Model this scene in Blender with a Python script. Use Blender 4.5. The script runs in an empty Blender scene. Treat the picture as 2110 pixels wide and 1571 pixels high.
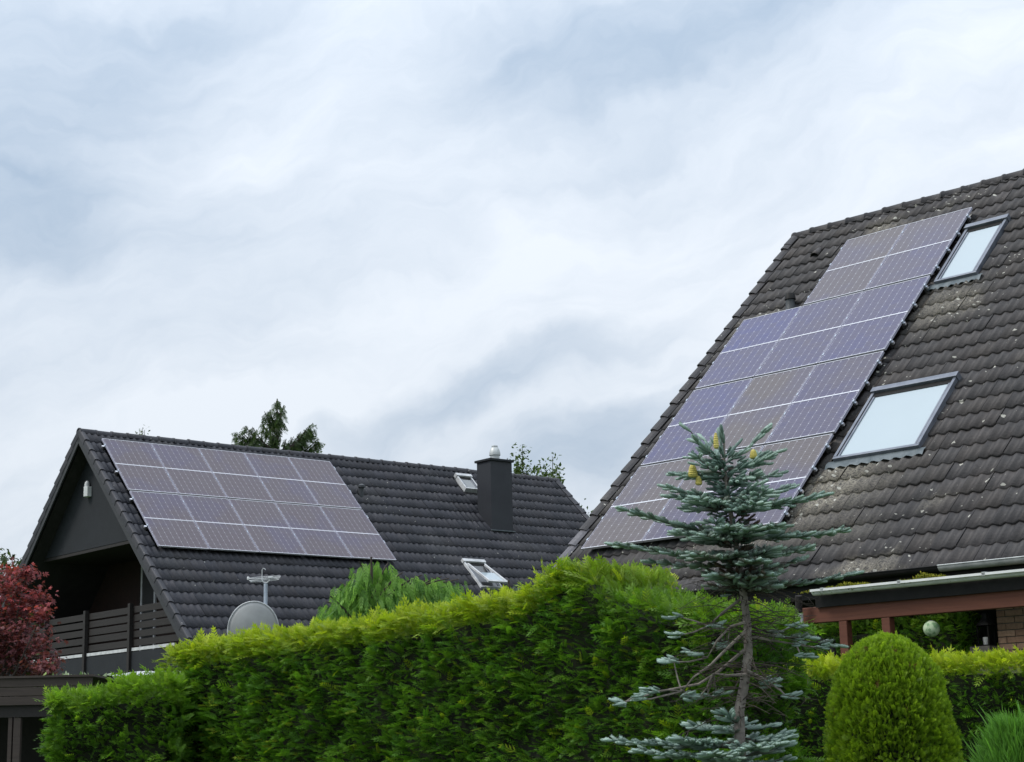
import bpy, math, random
import numpy as np
from mathutils import Matrix, Vector
random.seed(11)
rng = np.random.default_rng(11)
R_ = math.radians
sc = bpy.context.scene
COL = sc.collection

# ------------------------------------------------------------------ camera
F_PX, PX_W, PX_H = 3603.9, 2110.0, 1571.0
PITCH, ROLL = R_(11.893), R_(-1.264)
EYE = np.array([0.0, 0.0, 1.6])
_fw = np.array([0, math.cos(PITCH), math.sin(PITCH)])
_rt = np.array([1.0, 0, 0])
_up = np.array([0, -math.sin(PITCH), math.cos(PITCH)])
CR = math.cos(ROLL) * _rt + math.sin(ROLL) * _up
CU = -math.sin(ROLL) * _rt + math.cos(ROLL) * _up
cam_d = bpy.data.cameras.new('camera')
cam = bpy.data.objects.new('camera', cam_d)
COL.objects.link(cam)
cam_d.sensor_fit = 'HORIZONTAL'
cam_d.sensor_width = 36.0
cam_d.lens = 36.0 * F_PX / PX_W
cam_d.clip_end = 3000
cam_d.clip_start = 0.1
cam.matrix_world = Matrix(((CR[0], CU[0], -_fw[0], EYE[0]), (CR[1], CU[1], -_fw[1], EYE[1]),
                           (CR[2], CU[2], -_fw[2], EYE[2]), (0, 0, 0, 1)))
sc.camera = cam


def P(px, py, D):
    """point seen at photo pixel (px, py) whose ground distance along Y is D"""
    d = _fw + CR * (px - PX_W / 2) / F_PX - CU * (py - PX_H / 2) / F_PX
    return EYE + d * D / d[1]


def project(p):
    q = np.asarray(p) - EYE
    d = q @ _fw
    return PX_W / 2 + F_PX * (q @ CR) / d, PX_H / 2 - F_PX * (q @ CU) / d, d


# ------------------------------------------------------------------ node helper
class NT:
    def __init__(s, nt):
        s.nt = nt

    def n(s, typ, ins=None, **props):
        nd = s.nt.nodes.new(typ)
        for k, v in props.items():
            setattr(nd, k, v)
        for k, v in (ins or {}).items():
            s.set(nd.inputs[k], v)
        return nd

    def set(s, sock, v):
        if isinstance(v, bpy.types.NodeSocket):
            s.nt.links.new(v, sock)
        else:
            sock.default_value = v

    def m(s, op, a, b=0.0, c=0.0, clamp=False):
        nd = s.nt.nodes.new('ShaderNodeMath')
        nd.operation = op
        nd.use_clamp = clamp
        s.set(nd.inputs[0], a)
        s.set(nd.inputs[1], b)
        s.set(nd.inputs[2], c)
        return nd.outputs[0]

    def vm(s, op, a, b=None, scale=None):
        nd = s.nt.nodes.new('ShaderNodeVectorMath')
        nd.operation = op
        s.set(nd.inputs[0], a)
        if b is not None:
            s.set(nd.inputs[1], b)
        if scale is not None:
            s.set(nd.inputs['Scale'], scale)
        return nd.outputs['Value'] if op in ('DOT_PRODUCT', 'LENGTH') else nd.outputs[0]

    def mix(s, f, a, b, blend='MIX'):
        nd = s.nt.nodes.new('ShaderNodeMix')
        nd.data_type = 'RGBA'
        nd.blend_type = blend
        nd.clamp_factor = True
        s.set(nd.inputs[0], f)
        s.set(nd.inputs[6], a)
        s.set(nd.inputs[7], b)
        return nd.outputs[2]

    def noise(s, vec, scale, detail=3.0, rough=0.5, dist=0.0):
        nd = s.n('ShaderNodeTexNoise', {'Scale': scale, 'Detail': detail, 'Roughness': rough, 'Distortion': dist})
        s.set(nd.inputs['Vector'], vec)
        return nd

    def ramp(s, f, lo, hi, a=0.0, b=1.0, smooth=True):
        nd = s.nt.nodes.new('ShaderNodeMapRange')
        nd.interpolation_type = 'SMOOTHSTEP' if smooth else 'LINEAR'
        s.set(nd.inputs[0], f)
        for k, v in zip((1, 2, 3, 4), (lo, hi, a, b)):
            nd.inputs[k].default_value = v
        return nd.outputs[0]


def c3(r, g, b):
    return (r, g, b, 1.0)


# ------------------------------------------------------------------ world: overcast sky, one soft sun
SUN_AZ, SUN_EL = R_(-102), R_(50)          # azimuth from +Y, negative = to the left
world = bpy.data.worlds.new('World')
sc.world = world
world.use_nodes = True
w = NT(world.node_tree)
world.node_tree.nodes.clear()
sky = w.n('ShaderNodeTexSky', sky_type='NISHITA', sun_disc=False, sun_elevation=SUN_EL, sun_rotation=SUN_AZ,
          air_density=1.2, dust_density=2.0, ozone_density=1.5)
dirv = w.n('ShaderNodeTexCoord').outputs['Generated']
th = R_(16)
AX = CR * math.cos(th) + CU * math.sin(th)
BX = -CR * math.sin(th) + CU * math.cos(th)
wn = w.noise(dirv, 5.0, 4.0, 0.55).outputs['Color']
warp = w.vm('SCALE', w.vm('SUBTRACT', wn, (0.5, 0.5, 0.5)), scale=0.15)
wn2 = w.noise(dirv, 22.0, 4.0, 0.6).outputs['Color']
warp = w.vm('ADD', warp, w.vm('SCALE', w.vm('SUBTRACT', wn2, (0.5, 0.5, 0.5)), scale=0.035))
wd = w.vm('ADD', dirv, warp)
ca = w.vm('DOT_PRODUCT', wd, tuple(AX))
cb = w.vm('DOT_PRODUCT', wd, tuple(BX))
cy = w.vm('DOT_PRODUCT', wd, tuple(_fw))


def comb(a, b, c):
    return w.n('ShaderNodeCombineXYZ', {0: a, 1: b, 2: c}).outputs[0]


streak = w.noise(comb(w.m('MULTIPLY', ca, 4.5), w.m('MULTIPLY', cb, 17.0), w.m('MULTIPLY', cy, 4.0)), 1.0, 6.0, 0.55).outputs[0]
broad = w.noise(comb(w.m('MULTIPLY', ca, 3.0), w.m('MULTIPLY', cb, 7.0), w.m('MULTIPLY', cy, 3.0)), 1.3, 3.0, 0.5).outputs[0]
fine = w.noise(comb(w.m('MULTIPLY', ca, 11.0), w.m('MULTIPLY', cb, 44.0), w.m('MULTIPLY', cy, 8.0)), 1.0, 8.0, 0.62).outputs[0]
dark = w.m('ADD', w.m('MULTIPLY', w.m('SUBTRACT', streak, 0.5), 1.25), w.m('MULTIPLY', w.m('SUBTRACT', broad, 0.5), 0.75))
dark = w.m('MULTIPLY_ADD', w.m('SUBTRACT', fine, 0.5), 0.55, dark)
dark = w.m('ADD', dark, 0.20)
dark = w.m('ADD', dark, w.ramp(cb, -0.02, 0.20, 0.0, 0.22))
for (bx, by, sa, sb, wt) in ((1600, 85, .17, .028, .62), (1150, 120, .09, .020, .34), (90, 330, .11, .050, .50), (40, 520, .06, .03, .36),
                             (470, 455, .07, .012, .22), (830, 830, .080, .012, .50), (1140, 745, .055, .014, .55),
                             (1230, 960, .095, .032, .75), (40, 820, .06, .022, .25), (1900, 330, .07, .02, .18),
                             (300, 70, .14, .026, .30), (120, 1010, .07, .016, .14),
                             (1000, 620, .12, .035, -.30), (500, 300, .11, .022, -.28), (1500, 330, .12, .022, -.2),
                             (500, 900, .12, .014, -.25), (1250, 830, .12, .010, -.22)):
    ax, ay = (bx - PX_W / 2) / F_PX, (PX_H / 2 - by) / F_PX
    a0 = ax * math.cos(th) + ay * math.sin(th)
    b0 = -ax * math.sin(th) + ay * math.cos(th)
    da = w.m('DIVIDE', w.m('SUBTRACT', ca, a0), sa)
    db = w.m('DIVIDE', w.m('SUBTRACT', cb, b0), sb)
    g = w.m('EXPONENT', w.m('MULTIPLY', w.m('ADD', w.m('MULTIPLY', da, da), w.m('MULTIPLY', db, db)), -1.0))
    dark = w.m('MULTIPLY_ADD', g, wt, dark)
dfac = w.ramp(dark, 0.0, 1.15, smooth=False)
cloud = w.mix(dfac, c3(0.75, 0.80, 0.865), c3(0.37, 0.462, 0.58))
# overcast luminance rises towards the zenith
sz0 = w.n('ShaderNodeSeparateXYZ', {0: dirv}).outputs[2]
zp = w.m('MAXIMUM', sz0, 0.0)
cie = w.m('MULTIPLY_ADD', w.m('MULTIPLY', zp, zp), 1.35, 0.82)
bg1 = w.n('ShaderNodeBackground', {'Color': sky.outputs[0], 'Strength': 0.10})
bg2 = w.n('ShaderNodeBackground', {'Color': cloud, 'Strength': cie})
mixs = w.n('ShaderNodeMixShader', {0: 0.93, 1: bg1.outputs[0], 2: bg2.outputs[0]})
wo = w.n('ShaderNodeOutputWorld', {'Surface': mixs.outputs[0]})

sd = bpy.data.lights.new('sun', 'SUN')
sd.energy = 1.5
sd.angle = R_(16)
sd.color = (1.0, 0.95, 0.87)
sun = bpy.data.objects.new('sun', sd)
COL.objects.link(sun)
to_sun = Vector((math.sin(SUN_AZ) * math.cos(SUN_EL), math.cos(SUN_AZ) * math.cos(SUN_EL), math.sin(SUN_EL)))
sun.rotation_euler = to_sun.to_track_quat('Z', 'Y').to_euler()

sc.view_settings.view_transform = 'Standard'
sc.view_settings.look = 'None'
sc.view_settings.exposure = 0.42
sc.view_settings.gamma = 1.0
sc.view_settings.use_curve_mapping = False
sc.cycles.max_bounces = 6
sc.cycles.transparent_max_bounces = 6
sc.cycles.use_denoising = True


# ------------------------------------------------------------------ objects
def tag(o, label=None, cat=None, group=None, kind=None):
    if label:
        o['label'] = label
    if cat:
        o['category'] = cat
    if group:
        o['group'] = group
    if kind:
        o['kind'] = kind
    return o


def link(name, data, parent=None, loc=None, rot=None):
    o = bpy.data.objects.new(name, data)
    COL.objects.link(o)
    if parent is not None:
        o.parent = parent
    if loc is not None:
        o.location = tuple(loc)
    if rot is not None:
        o.rotation_euler = rot
    return o


def empty(name, loc=(0, 0, 0), rot=(0, 0, 0), parent=None):
    o = link(name, None, parent, loc, rot)
    o.empty_display_size = 0.3
    return o


def np_mesh(name, V, Fc, mat, col=None, smooth=False):
    V = np.asarray(V, dtype=np.float32)
    Fc = np.asarray(Fc, dtype=np.int32)
    k = Fc.shape[1]
    me = bpy.data.meshes.new(name)
    me.vertices.add(len(V))
    me.vertices.foreach_set('co', V.ravel())
    me.loops.add(Fc.size)
    me.loops.foreach_set('vertex_index', Fc.ravel())
    me.polygons.add(len(Fc))
    me.polygons.foreach_set('loop_start', np.arange(0, Fc.size, k, dtype=np.int32))
    if smooth:
        me.polygons.foreach_set('use_smooth', np.ones(len(Fc), dtype=bool))
    if col is not None:
        at = me.color_attributes.new('col', 'FLOAT_COLOR', 'POINT')
        c4 = np.ones((len(V), 4), dtype=np.float32)
        c4[:, :3] = col
        at.data.foreach_set('color', c4.ravel())
    me.update(calc_edges=True)
    me.materials.append(mat)
    return me


class G:
    """collects plain shapes that make up one mesh"""

    def __init__(s):
        s.v, s.f = [], []

    def add(s, v, f):
        b = len(s.v)
        s.v += [tuple(map(float, p)) for p in v]
        s.f += [tuple(i + b for i in q) for q in f]
        return s

    def box(s, lo, hi):
        (a, b, c), (d, e, f) = lo, hi
        a, d = min(a, d), max(a, d)
        b, e = min(b, e), max(b, e)
        c, f = min(c, f), max(c, f)
        return s.add([(a, b, c), (d, b, c), (d, e, c), (a, e, c), (a, b, f), (d, b, f), (d, e, f), (a, e, f)],
                     [(0, 3, 2, 1), (4, 5, 6, 7), (0, 1, 5, 4), (1, 2, 6, 5), (2, 3, 7, 6), (3, 0, 4, 7)])

    def bar(s, p, q, wd, ht, upv=(0, 0, 1)):
        p, q = np.array(p, float), np.array(q, float)
        d = q - p
        d /= np.linalg.norm(d)
        sd_ = np.cross(d, upv)
        sd_ /= np.linalg.norm(sd_)
        u2 = np.cross(sd_, d)
        a, b = sd_ * wd / 2, u2 * ht / 2
        return s.add([p - a - b, p + a - b, p + a + b, p - a + b, q - a - b, q + a - b, q + a + b, q - a + b],
                     [(0, 1, 2, 3), (7, 6, 5, 4), (0, 4, 5, 1), (1, 5, 6, 2), (2, 6, 7, 3), (3, 7, 4, 0)])

    def tube(s, path, rad, seg=8, caps=True):
        path = [np.array(p, float) for p in path]
        if not hasattr(rad, '__len__'):
            rad = [rad] * len(path)
        v, f = [], []
        ref = np.array([0.31, 0.17, 0.93])
        for i, p in enumerate(path):
            t = path[min(i + 1, len(path) - 1)] - path[max(i - 1, 0)]
            t = t / (np.linalg.norm(t) + 1e-9)
            a = np.cross(t, ref)
            if np.linalg.norm(a) < 0.05:
                a = np.cross(t, (1, 0, 0))
            a /= np.linalg.norm(a)
            b = np.cross(t, a)
            for k in range(seg):
                an = 2 * math.pi * k / seg
                v.append(p + rad[i] * (math.cos(an) * a + math.sin(an) * b))
        for i in range(len(path) - 1):
            for k in range(seg):
                k2 = (k + 1) % seg
                f.append((i * seg + k, i * seg + k2, (i + 1) * seg + k2, (i + 1) * seg + k))
        if caps:
            f.append(tuple(range(seg - 1, -1, -1)))
            f.append(tuple((len(path) - 1) * seg + k for k in range(seg)))
        return s.add(v, f)

    def lathe(s, prof, c=(0, 0, 0), seg=16):
        v, f = [], []
        for r, z in prof:
            for k in range(seg):
                an = 2 * math.pi * k / seg
                v.append((c[0] + r * math.cos(an), c[1] + r * math.sin(an), c[2] + z))
        for i in range(len(prof) - 1):
            for k in range(seg):
                k2 = (k + 1) % seg
                f.append((i * seg + k, i * seg + k2, (i + 1) * seg + k2, (i + 1) * seg + k))
        f.append(tuple(range(seg - 1, -1, -1)))
        f.append(tuple((len(prof) - 1) * seg + k for k in range(seg)))
        return s.add(v, f)

    def prism(s, poly, a, b, fn):
        """poly: 2D outline; extruded between coordinates a and b; fn(x, y, t) -> 3D"""
        n = len(poly)
        v = [fn(x, y, a) for x, y in poly] + [fn(x, y, b) for x, y in poly]
        f = [tuple(range(n - 1, -1, -1)), tuple(range(n, 2 * n))]
        f += [(i, (i + 1) % n, n + (i + 1) % n, n + i) for i in range(n)]
        return s.add(v, f)

    def mesh(s, name, mat, smooth=False):
        me = bpy.data.meshes.new(name)
        me.from_pydata(s.v, [], s.f)
        me.validate()
        if smooth:
            for p in me.polygons:
                p.use_smooth = True
        me.materials.append(mat)
        me.update()
        return me

    def build(s, name, mat, parent=None, smooth=False, bevel=0.0, loc=None, rot=None):
        o = link(name, s.mesh(name, mat, smooth), parent, loc, rot)
        if bevel:
            md = o.modifiers.new('bevel', 'BEVEL')
            md.width = bevel
            md.segments = 2
            md.limit_method = 'ANGLE'
        if smooth:
            md = o.modifiers.new('split', 'EDGE_SPLIT')
            md.split_angle = R_(40)
        return o


# ------------------------------------------------------------------ materials
def new_mat(name):
    m = bpy.data.materials.new(name)
    m.use_nodes = True
    m.node_tree.nodes.clear()
    t = NT(m.node_tree)
    bs = t.n('ShaderNodeBsdfPrincipled')
    out = t.n('ShaderNodeOutputMaterial', {'Surface': bs.outputs[0]})
    return m, t, bs, out


def rough_mat(name, a, b, scale=8.0, rough=0.8, bump=0.15, bscale=60.0, metal=0.0, detail=5.0, spec=0.4):
    """two-tone weathered surface with fine relief"""
    m, t, bs, out = new_mat(name)
    tc = t.n('ShaderNodeTexCoord').outputs['Object']
    n1 = t.noise(tc, scale, detail, 0.6).outputs[0]
    t.set(bs.inputs['Base Color'], t.mix(t.ramp(n1, 0.3, 0.7), c3(*a), c3(*b)))
    n2 = t.noise(tc, bscale, 4.0, 0.6).outputs[0]
    t.set(bs.inputs['Roughness'], t.ramp(n2, 0.2, 0.8, rough - 0.08, min(1.0, rough + 0.08)))
    bp = t.n('ShaderNodeBump', {'Strength': bump, 'Distance': 0.02, 'Height': n2})
    t.set(bs.inputs['Normal'], bp.outputs[0])
    bs.inputs['Metallic'].default_value = metal
    bs.inputs['Specular IOR Level'].default_value = spec
    return m


def wood_mat(name, a, b, axis='X', rough=0.75):
    m, t, bs, out = new_mat(name)
    tc = t.n('ShaderNodeTexCoord').outputs['Object']
    sc3 = {'X': (1.2, 22, 22), 'Y': (22, 1.2, 22), 'Z': (22, 22, 1.2)}[axis]
    mp = t.n('ShaderNodeMapping', {'Vector': tc, 'Scale': sc3}).outputs[0]
    n1 = t.noise(mp, 1.0, 6.0, 0.65, 0.4).outputs[0]
    n0 = t.noise(tc, 1.7, 3.0).outputs[0]
    f = t.m('ADD', t.m('MULTIPLY', t.ramp(n1, 0.3, 0.7), 0.65), t.m('MULTIPLY', n0, 0.4))
    t.set(bs.inputs['Base Color'], t.mix(f, c3(*a), c3(*b)))
    bs.inputs['Roughness'].default_value = rough
    bp = t.n('ShaderNodeBump', {'Strength': 0.25, 'Distance': 0.01, 'Height': n1})
    t.set(bs.inputs['Normal'], bp.outputs[0])
    return m


def tile_mat(name, base, warm, lich, lichen_amt, mossy, uax=(1, 0, 0), vax=(0, 0, 1), patches=()):
    """concrete roof tile: per tile tone in 'col', blotches, streaks and lichen spots by world position"""
    m, t, bs, out = new_mat(name)
    pos = t.n('ShaderNodeNewGeometry').outputs['Position']
    tone = t.n('ShaderNodeAttribute', attribute_name='col').outputs['Color']
    n1 = t.noise(pos, 2.2, 6.0, 0.65).outputs[0]
    n2 = t.noise(pos, 26.0, 5.0, 0.65).outputs[0]
    du, dv = t.vm('DOT_PRODUCT', pos, uax), t.vm('DOT_PRODUCT', pos, vax)
    uv = t.n('ShaderNodeCombineXYZ', {0: du, 1: dv}).outputs[0]
    col = t.mix(t.ramp(n1, 0.35, 0.68), c3(*base), c3(*warm))
    st = t.noise(t.n('ShaderNodeCombineXYZ', {0: t.m('MULTIPLY', du, 15.0), 1: t.m('MULTIPLY', dv, 3.2)}).outputs[0], 1.0, 4.0, 0.6).outputs[0]
    col = t.mix(t.ramp(st, 0.50, 0.78, 0.0, 0.55), col, c3(*[2.3 * x for x in warm]))
    col = t.mix(t.ramp(n2, 0.35, 0.8, 0.0, 0.45), col, c3(*[min(1, 1.9 * x) for x in warm]))
    col = t.mix(1.0, col, tone, 'MULTIPLY')
    if lichen_amt:
        big = t.noise(pos, 0.55, 3.0, 0.5).outputs[0]
        uw = t.vm('ADD', uv, t.vm('SCALE', t.noise(uv, 16.0, 3.0).outputs['Color'], scale=0.09))
        v = t.n('ShaderNodeTexVoronoi', {'Vector': uw, 'Scale': 3.4, 'Randomness': 1.0}, voronoi_dimensions='2D')
        rnd = t.n('ShaderNodeSeparateColor', {0: v.outputs['Color']}).outputs[0]
        rad = t.m('MULTIPLY', t.m('SUBTRACT', rnd, 1.0 - lichen_amt * 1.2, clamp=True), 0.40)
        spot = t.ramp(t.m('SUBTRACT', rad, v.outputs['Distance']), -0.012, 0.012)
        v2 = t.n('ShaderNodeTexVoronoi', {'Vector': uw, 'Scale': 11.0, 'Randomness': 1.0}, voronoi_dimensions='2D')
        r2 = t.n('ShaderNodeSeparateColor', {0: v2.outputs['Color']}).outputs[1]
        area0 = t.ramp(big, 0.40, 0.66, 0.955 + (0.22 - lichen_amt) * 0.2, 0.62 + (0.22 - lichen_amt) * 1.9)
        rad2 = t.m('MULTIPLY', t.m('SUBTRACT', r2, area0, clamp=True), 0.85)
        spot2 = t.ramp(t.m('SUBTRACT', rad2, v2.outputs['Distance']), -0.03, 0.03)
        n3 = t.noise(pos, 34.0, 4.0, 0.7).outputs[0]
        area = t.ramp(big, 0.54, 0.70)
        for (pu, pv, ru, rv, wt) in patches:
            a_ = t.m('DIVIDE', t.m('SUBTRACT', du, pu), ru)
            b_ = t.m('DIVIDE', t.m('SUBTRACT', dv, pv), rv)
            g_ = t.m('EXPONENT', t.m('MULTIPLY', t.m('ADD', t.m('MULTIPLY', a_, a_), t.m('MULTIPLY', b_, b_)), -1.0))
            area = t.m('MULTIPLY_ADD', g_, wt, area)
        area = t.m('MINIMUM', area, 1.0)
        patch = t.m('MULTIPLY', area, t.ramp(n3, 0.36, 0.58, 0.0, mossy))
        col = t.mix(patch, col, c3(*lich))
        col = t.mix(t.m('MULTIPLY', t.m('MAXIMUM', spot, spot2), t.ramp(n3, 0.3, 0.5, 0.35, 0.95)), col, c3(0.46, 0.45, 0.40))
    t.set(bs.inputs['Base Color'], col)
    bs.inputs['Roughness'].default_value = 0.62
    bs.inputs['Specular IOR Level'].default_value = 0.45
    bp = t.n('ShaderNodeBump', {'Strength': 0.45, 'Distance': 0.012, 'Height': n2})
    t.set(bs.inputs['Normal'], bp.outputs[0])
    return m


def leaf_mat(name, transl=0.3, rough=0.5, spec=0.25):
    m, t, bs, out = new_mat(name)
    col = t.n('ShaderNodeAttribute', attribute_name='col').outputs['Color']
    t.set(bs.inputs['Base Color'], col)
    bs.inputs['Roughness'].default_value = rough
    bs.inputs['Specular IOR Level'].default_value = spec
    tl = t.n('ShaderNodeBsdfTranslucent', {'Color': t.mix(1.0, col, c3(1.25, 1.35, 0.7), 'MULTIPLY')})
    mx = t.n('ShaderNodeMixShader', {0: transl, 1: bs.outputs[0], 2: tl.outputs[0]})
    t.set(out.inputs['Surface'], mx.outputs[0])
    return m


M = {}
def roof_axes(yaw, p_):
    return ((math.cos(yaw), math.sin(yaw), 0.0), (math.cos(p_) * math.sin(yaw), -math.cos(p_) * math.cos(yaw), -math.sin(p_)))


RPATCH = []
_ua, _va = roof_axes(R_(-46.005), R_(44.967))
for (x_, d_, ru_, rv_, wt_) in ((4.3, 7.45, 0.9, 0.55, .9), (3.5, 8.3, 1.0, 0.45, .6), (4.35, 2.9, 0.55, 0.6, .75), (5.1, 8.5, .5, .3, .3)):
    q_ = np.array([5.266, 31.651, 10.557]) + np.array(_ua) * x_ + np.array(_va) * d_
    RPATCH.append((float(q_ @ np.array(_ua)), float(q_ @ np.array(_va)), ru_, rv_, wt_))
M['tile_left_l'] = tile_mat('dark_grey_tile_lichen', (0.020, 0.0215, 0.028), (0.027, 0.027, 0.033), (0.10, 0.10, 0.095), 0.10, 0.25, *roof_axes(R_(39.347), R_(44.12)))
M['tile_right'] = tile_mat('weathered_brown_tile', (0.019, 0.018, 0.0200), (0.031, 0.0280, 0.0290), (0.21, 0.19, 0.15), 0.22, 1.0, *roof_axes(R_(-46.005), R_(44.967)), RPATCH)
M['under_roof'] = rough_mat('roof_underlay', (0.018, 0.017, 0.017), (0.028, 0.026, 0.026), 4, 0.9)
M['bargeboard'] = wood_mat('dark_grey_bargeboard', (0.022, 0.024, 0.028), (0.036, 0.039, 0.044), 'Y')
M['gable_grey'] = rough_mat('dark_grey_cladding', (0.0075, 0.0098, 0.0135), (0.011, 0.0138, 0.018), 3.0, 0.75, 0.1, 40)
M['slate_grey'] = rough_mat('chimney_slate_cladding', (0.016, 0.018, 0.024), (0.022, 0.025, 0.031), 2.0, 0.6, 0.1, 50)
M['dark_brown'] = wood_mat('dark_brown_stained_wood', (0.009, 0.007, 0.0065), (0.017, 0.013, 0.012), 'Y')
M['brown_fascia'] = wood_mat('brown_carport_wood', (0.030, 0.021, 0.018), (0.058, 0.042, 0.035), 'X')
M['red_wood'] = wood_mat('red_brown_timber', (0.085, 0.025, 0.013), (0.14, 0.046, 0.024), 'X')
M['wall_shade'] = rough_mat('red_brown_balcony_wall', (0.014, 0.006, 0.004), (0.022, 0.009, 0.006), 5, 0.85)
M['white_paint'] = rough_mat('white_paint', (0.62, 0.63, 0.63), (0.74, 0.75, 0.75), 6, 0.5, 0.04)
M['pale_trim'] = rough_mat('weathered_white_trim', (0.42, 0.43, 0.44), (0.60, 0.61, 0.62), 6, 0.6, 0.05)
M['zinc'] = rough_mat('weathered_zinc', (0.34, 0.36, 0.36), (0.52, 0.54, 0.53), 7, 0.5, 0.1, 30, metal=0.35)
M['alu'] = rough_mat('anodised_aluminium', (0.72, 0.72, 0.76), (0.80, 0.80, 0.84), 5, 0.35, 0.02, metal=0.75)
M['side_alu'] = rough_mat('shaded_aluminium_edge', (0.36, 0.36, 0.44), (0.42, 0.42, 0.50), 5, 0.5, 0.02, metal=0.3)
M['frame_grey'] = rough_mat('grey_window_metal', (0.135, 0.148, 0.18), (0.20, 0.215, 0.25), 5, 0.36, 0.03, metal=0.4)
M['black_metal'] = rough_mat('black_painted_metal', (0.008, 0.008, 0.008), (0.014, 0.0135, 0.013), 5, 0.6, 0.05, spec=0.2)
M['lead'] = rough_mat('lead_apron', (0.07, 0.09, 0.10), (0.13, 0.15, 0.16), 7, 0.55, 0.15, 25, metal=0.3)
M['pvc_grey'] = rough_mat('grey_pvc', (0.035, 0.04, 0.045), (0.055, 0.06, 0.066), 6, 0.55)
M['dish_grey'] = rough_mat('pale_grey_dish', (0.30, 0.305, 0.30), (0.36, 0.365, 0.36), 4, 0.5, 0.03)
M['galv'] = rough_mat('galvanised_steel', (0.36, 0.41, 0.48), (0.46, 0.51, 0.58), 12, 0.42, 0.05, metal=0.4)
M['bark_grey'] = rough_mat('grey_fir_bark', (0.13, 0.112, 0.098), (0.26, 0.23, 0.205), 16, 0.9, 0.5, 40)
M['bark_dark'] = rough_mat('dark_bark', (0.035, 0.027, 0.021), (0.065, 0.052, 0.042), 14, 0.9, 0.4, 30)
M['twig'] = rough_mat('inner_hedge_twigs', (0.010, 0.014, 0.007), (0.020, 0.024, 0.011), 9, 1.0, 0.5, 20)
M['mortar'] = rough_mat('grey_mortar', (0.13, 0.12, 0.11), (0.18, 0.165, 0.15), 12, 0.95, 0.3, 60)
M['grass'] = rough_mat('lawn', (0.035, 0.07, 0.018), (0.06, 0.10, 0.03), 0.7, 0.95, 0.5, 25)
M['leaf'] = leaf_mat('evergreen_leaf', 0.42, 0.5, 0.25)
M['fir'] = leaf_mat('fir_needle', 0.10, 0.55, 0.3)
M['maple'] = leaf_mat('maple_leaf', 0.35, 0.45, 0.3)
M['yellow_cone'] = rough_mat('young_yellow_cone', (0.40, 0.34, 0.07), (0.54, 0.46, 0.13), 22, 0.7, 0.6, 30)
M['moss'] = leaf_mat('gutter_moss', 0.15, 0.8, 0.1)


def brick_mat():
    m, t, bs, out = new_mat('tan_clinker_brick')
    pos = t.n('ShaderNodeNewGeometry').outputs['Position']
    rnd = t.n('ShaderNodeObjectInfo').outputs['Random']
    n = t.noise(pos, 30.0, 5.0, 0.65).outputs[0]
    col = t.mix(rnd, c3(0.25, 0.15, 0.10), c3(0.36, 0.24, 0.165))
    col = t.mix(t.ramp(n, 0.3, 0.75, 0, 0.5), col, c3(0.14, 0.085, 0.06))
    t.set(bs.inputs['Base Color'], col)
    bs.inputs['Roughness'].default_value = 0.85
    t.set(bs.inputs['Normal'], t.n('ShaderNodeBump', {'Strength': 0.4, 'Distance': 0.01, 'Height': n}).outputs[0])
    return m


M['brick'] = brick_mat()

PW, PH, GC, GR = 1.287, 1.016, 0.017, 0.058      # solar panel size, column gap, gap after every second row


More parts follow.
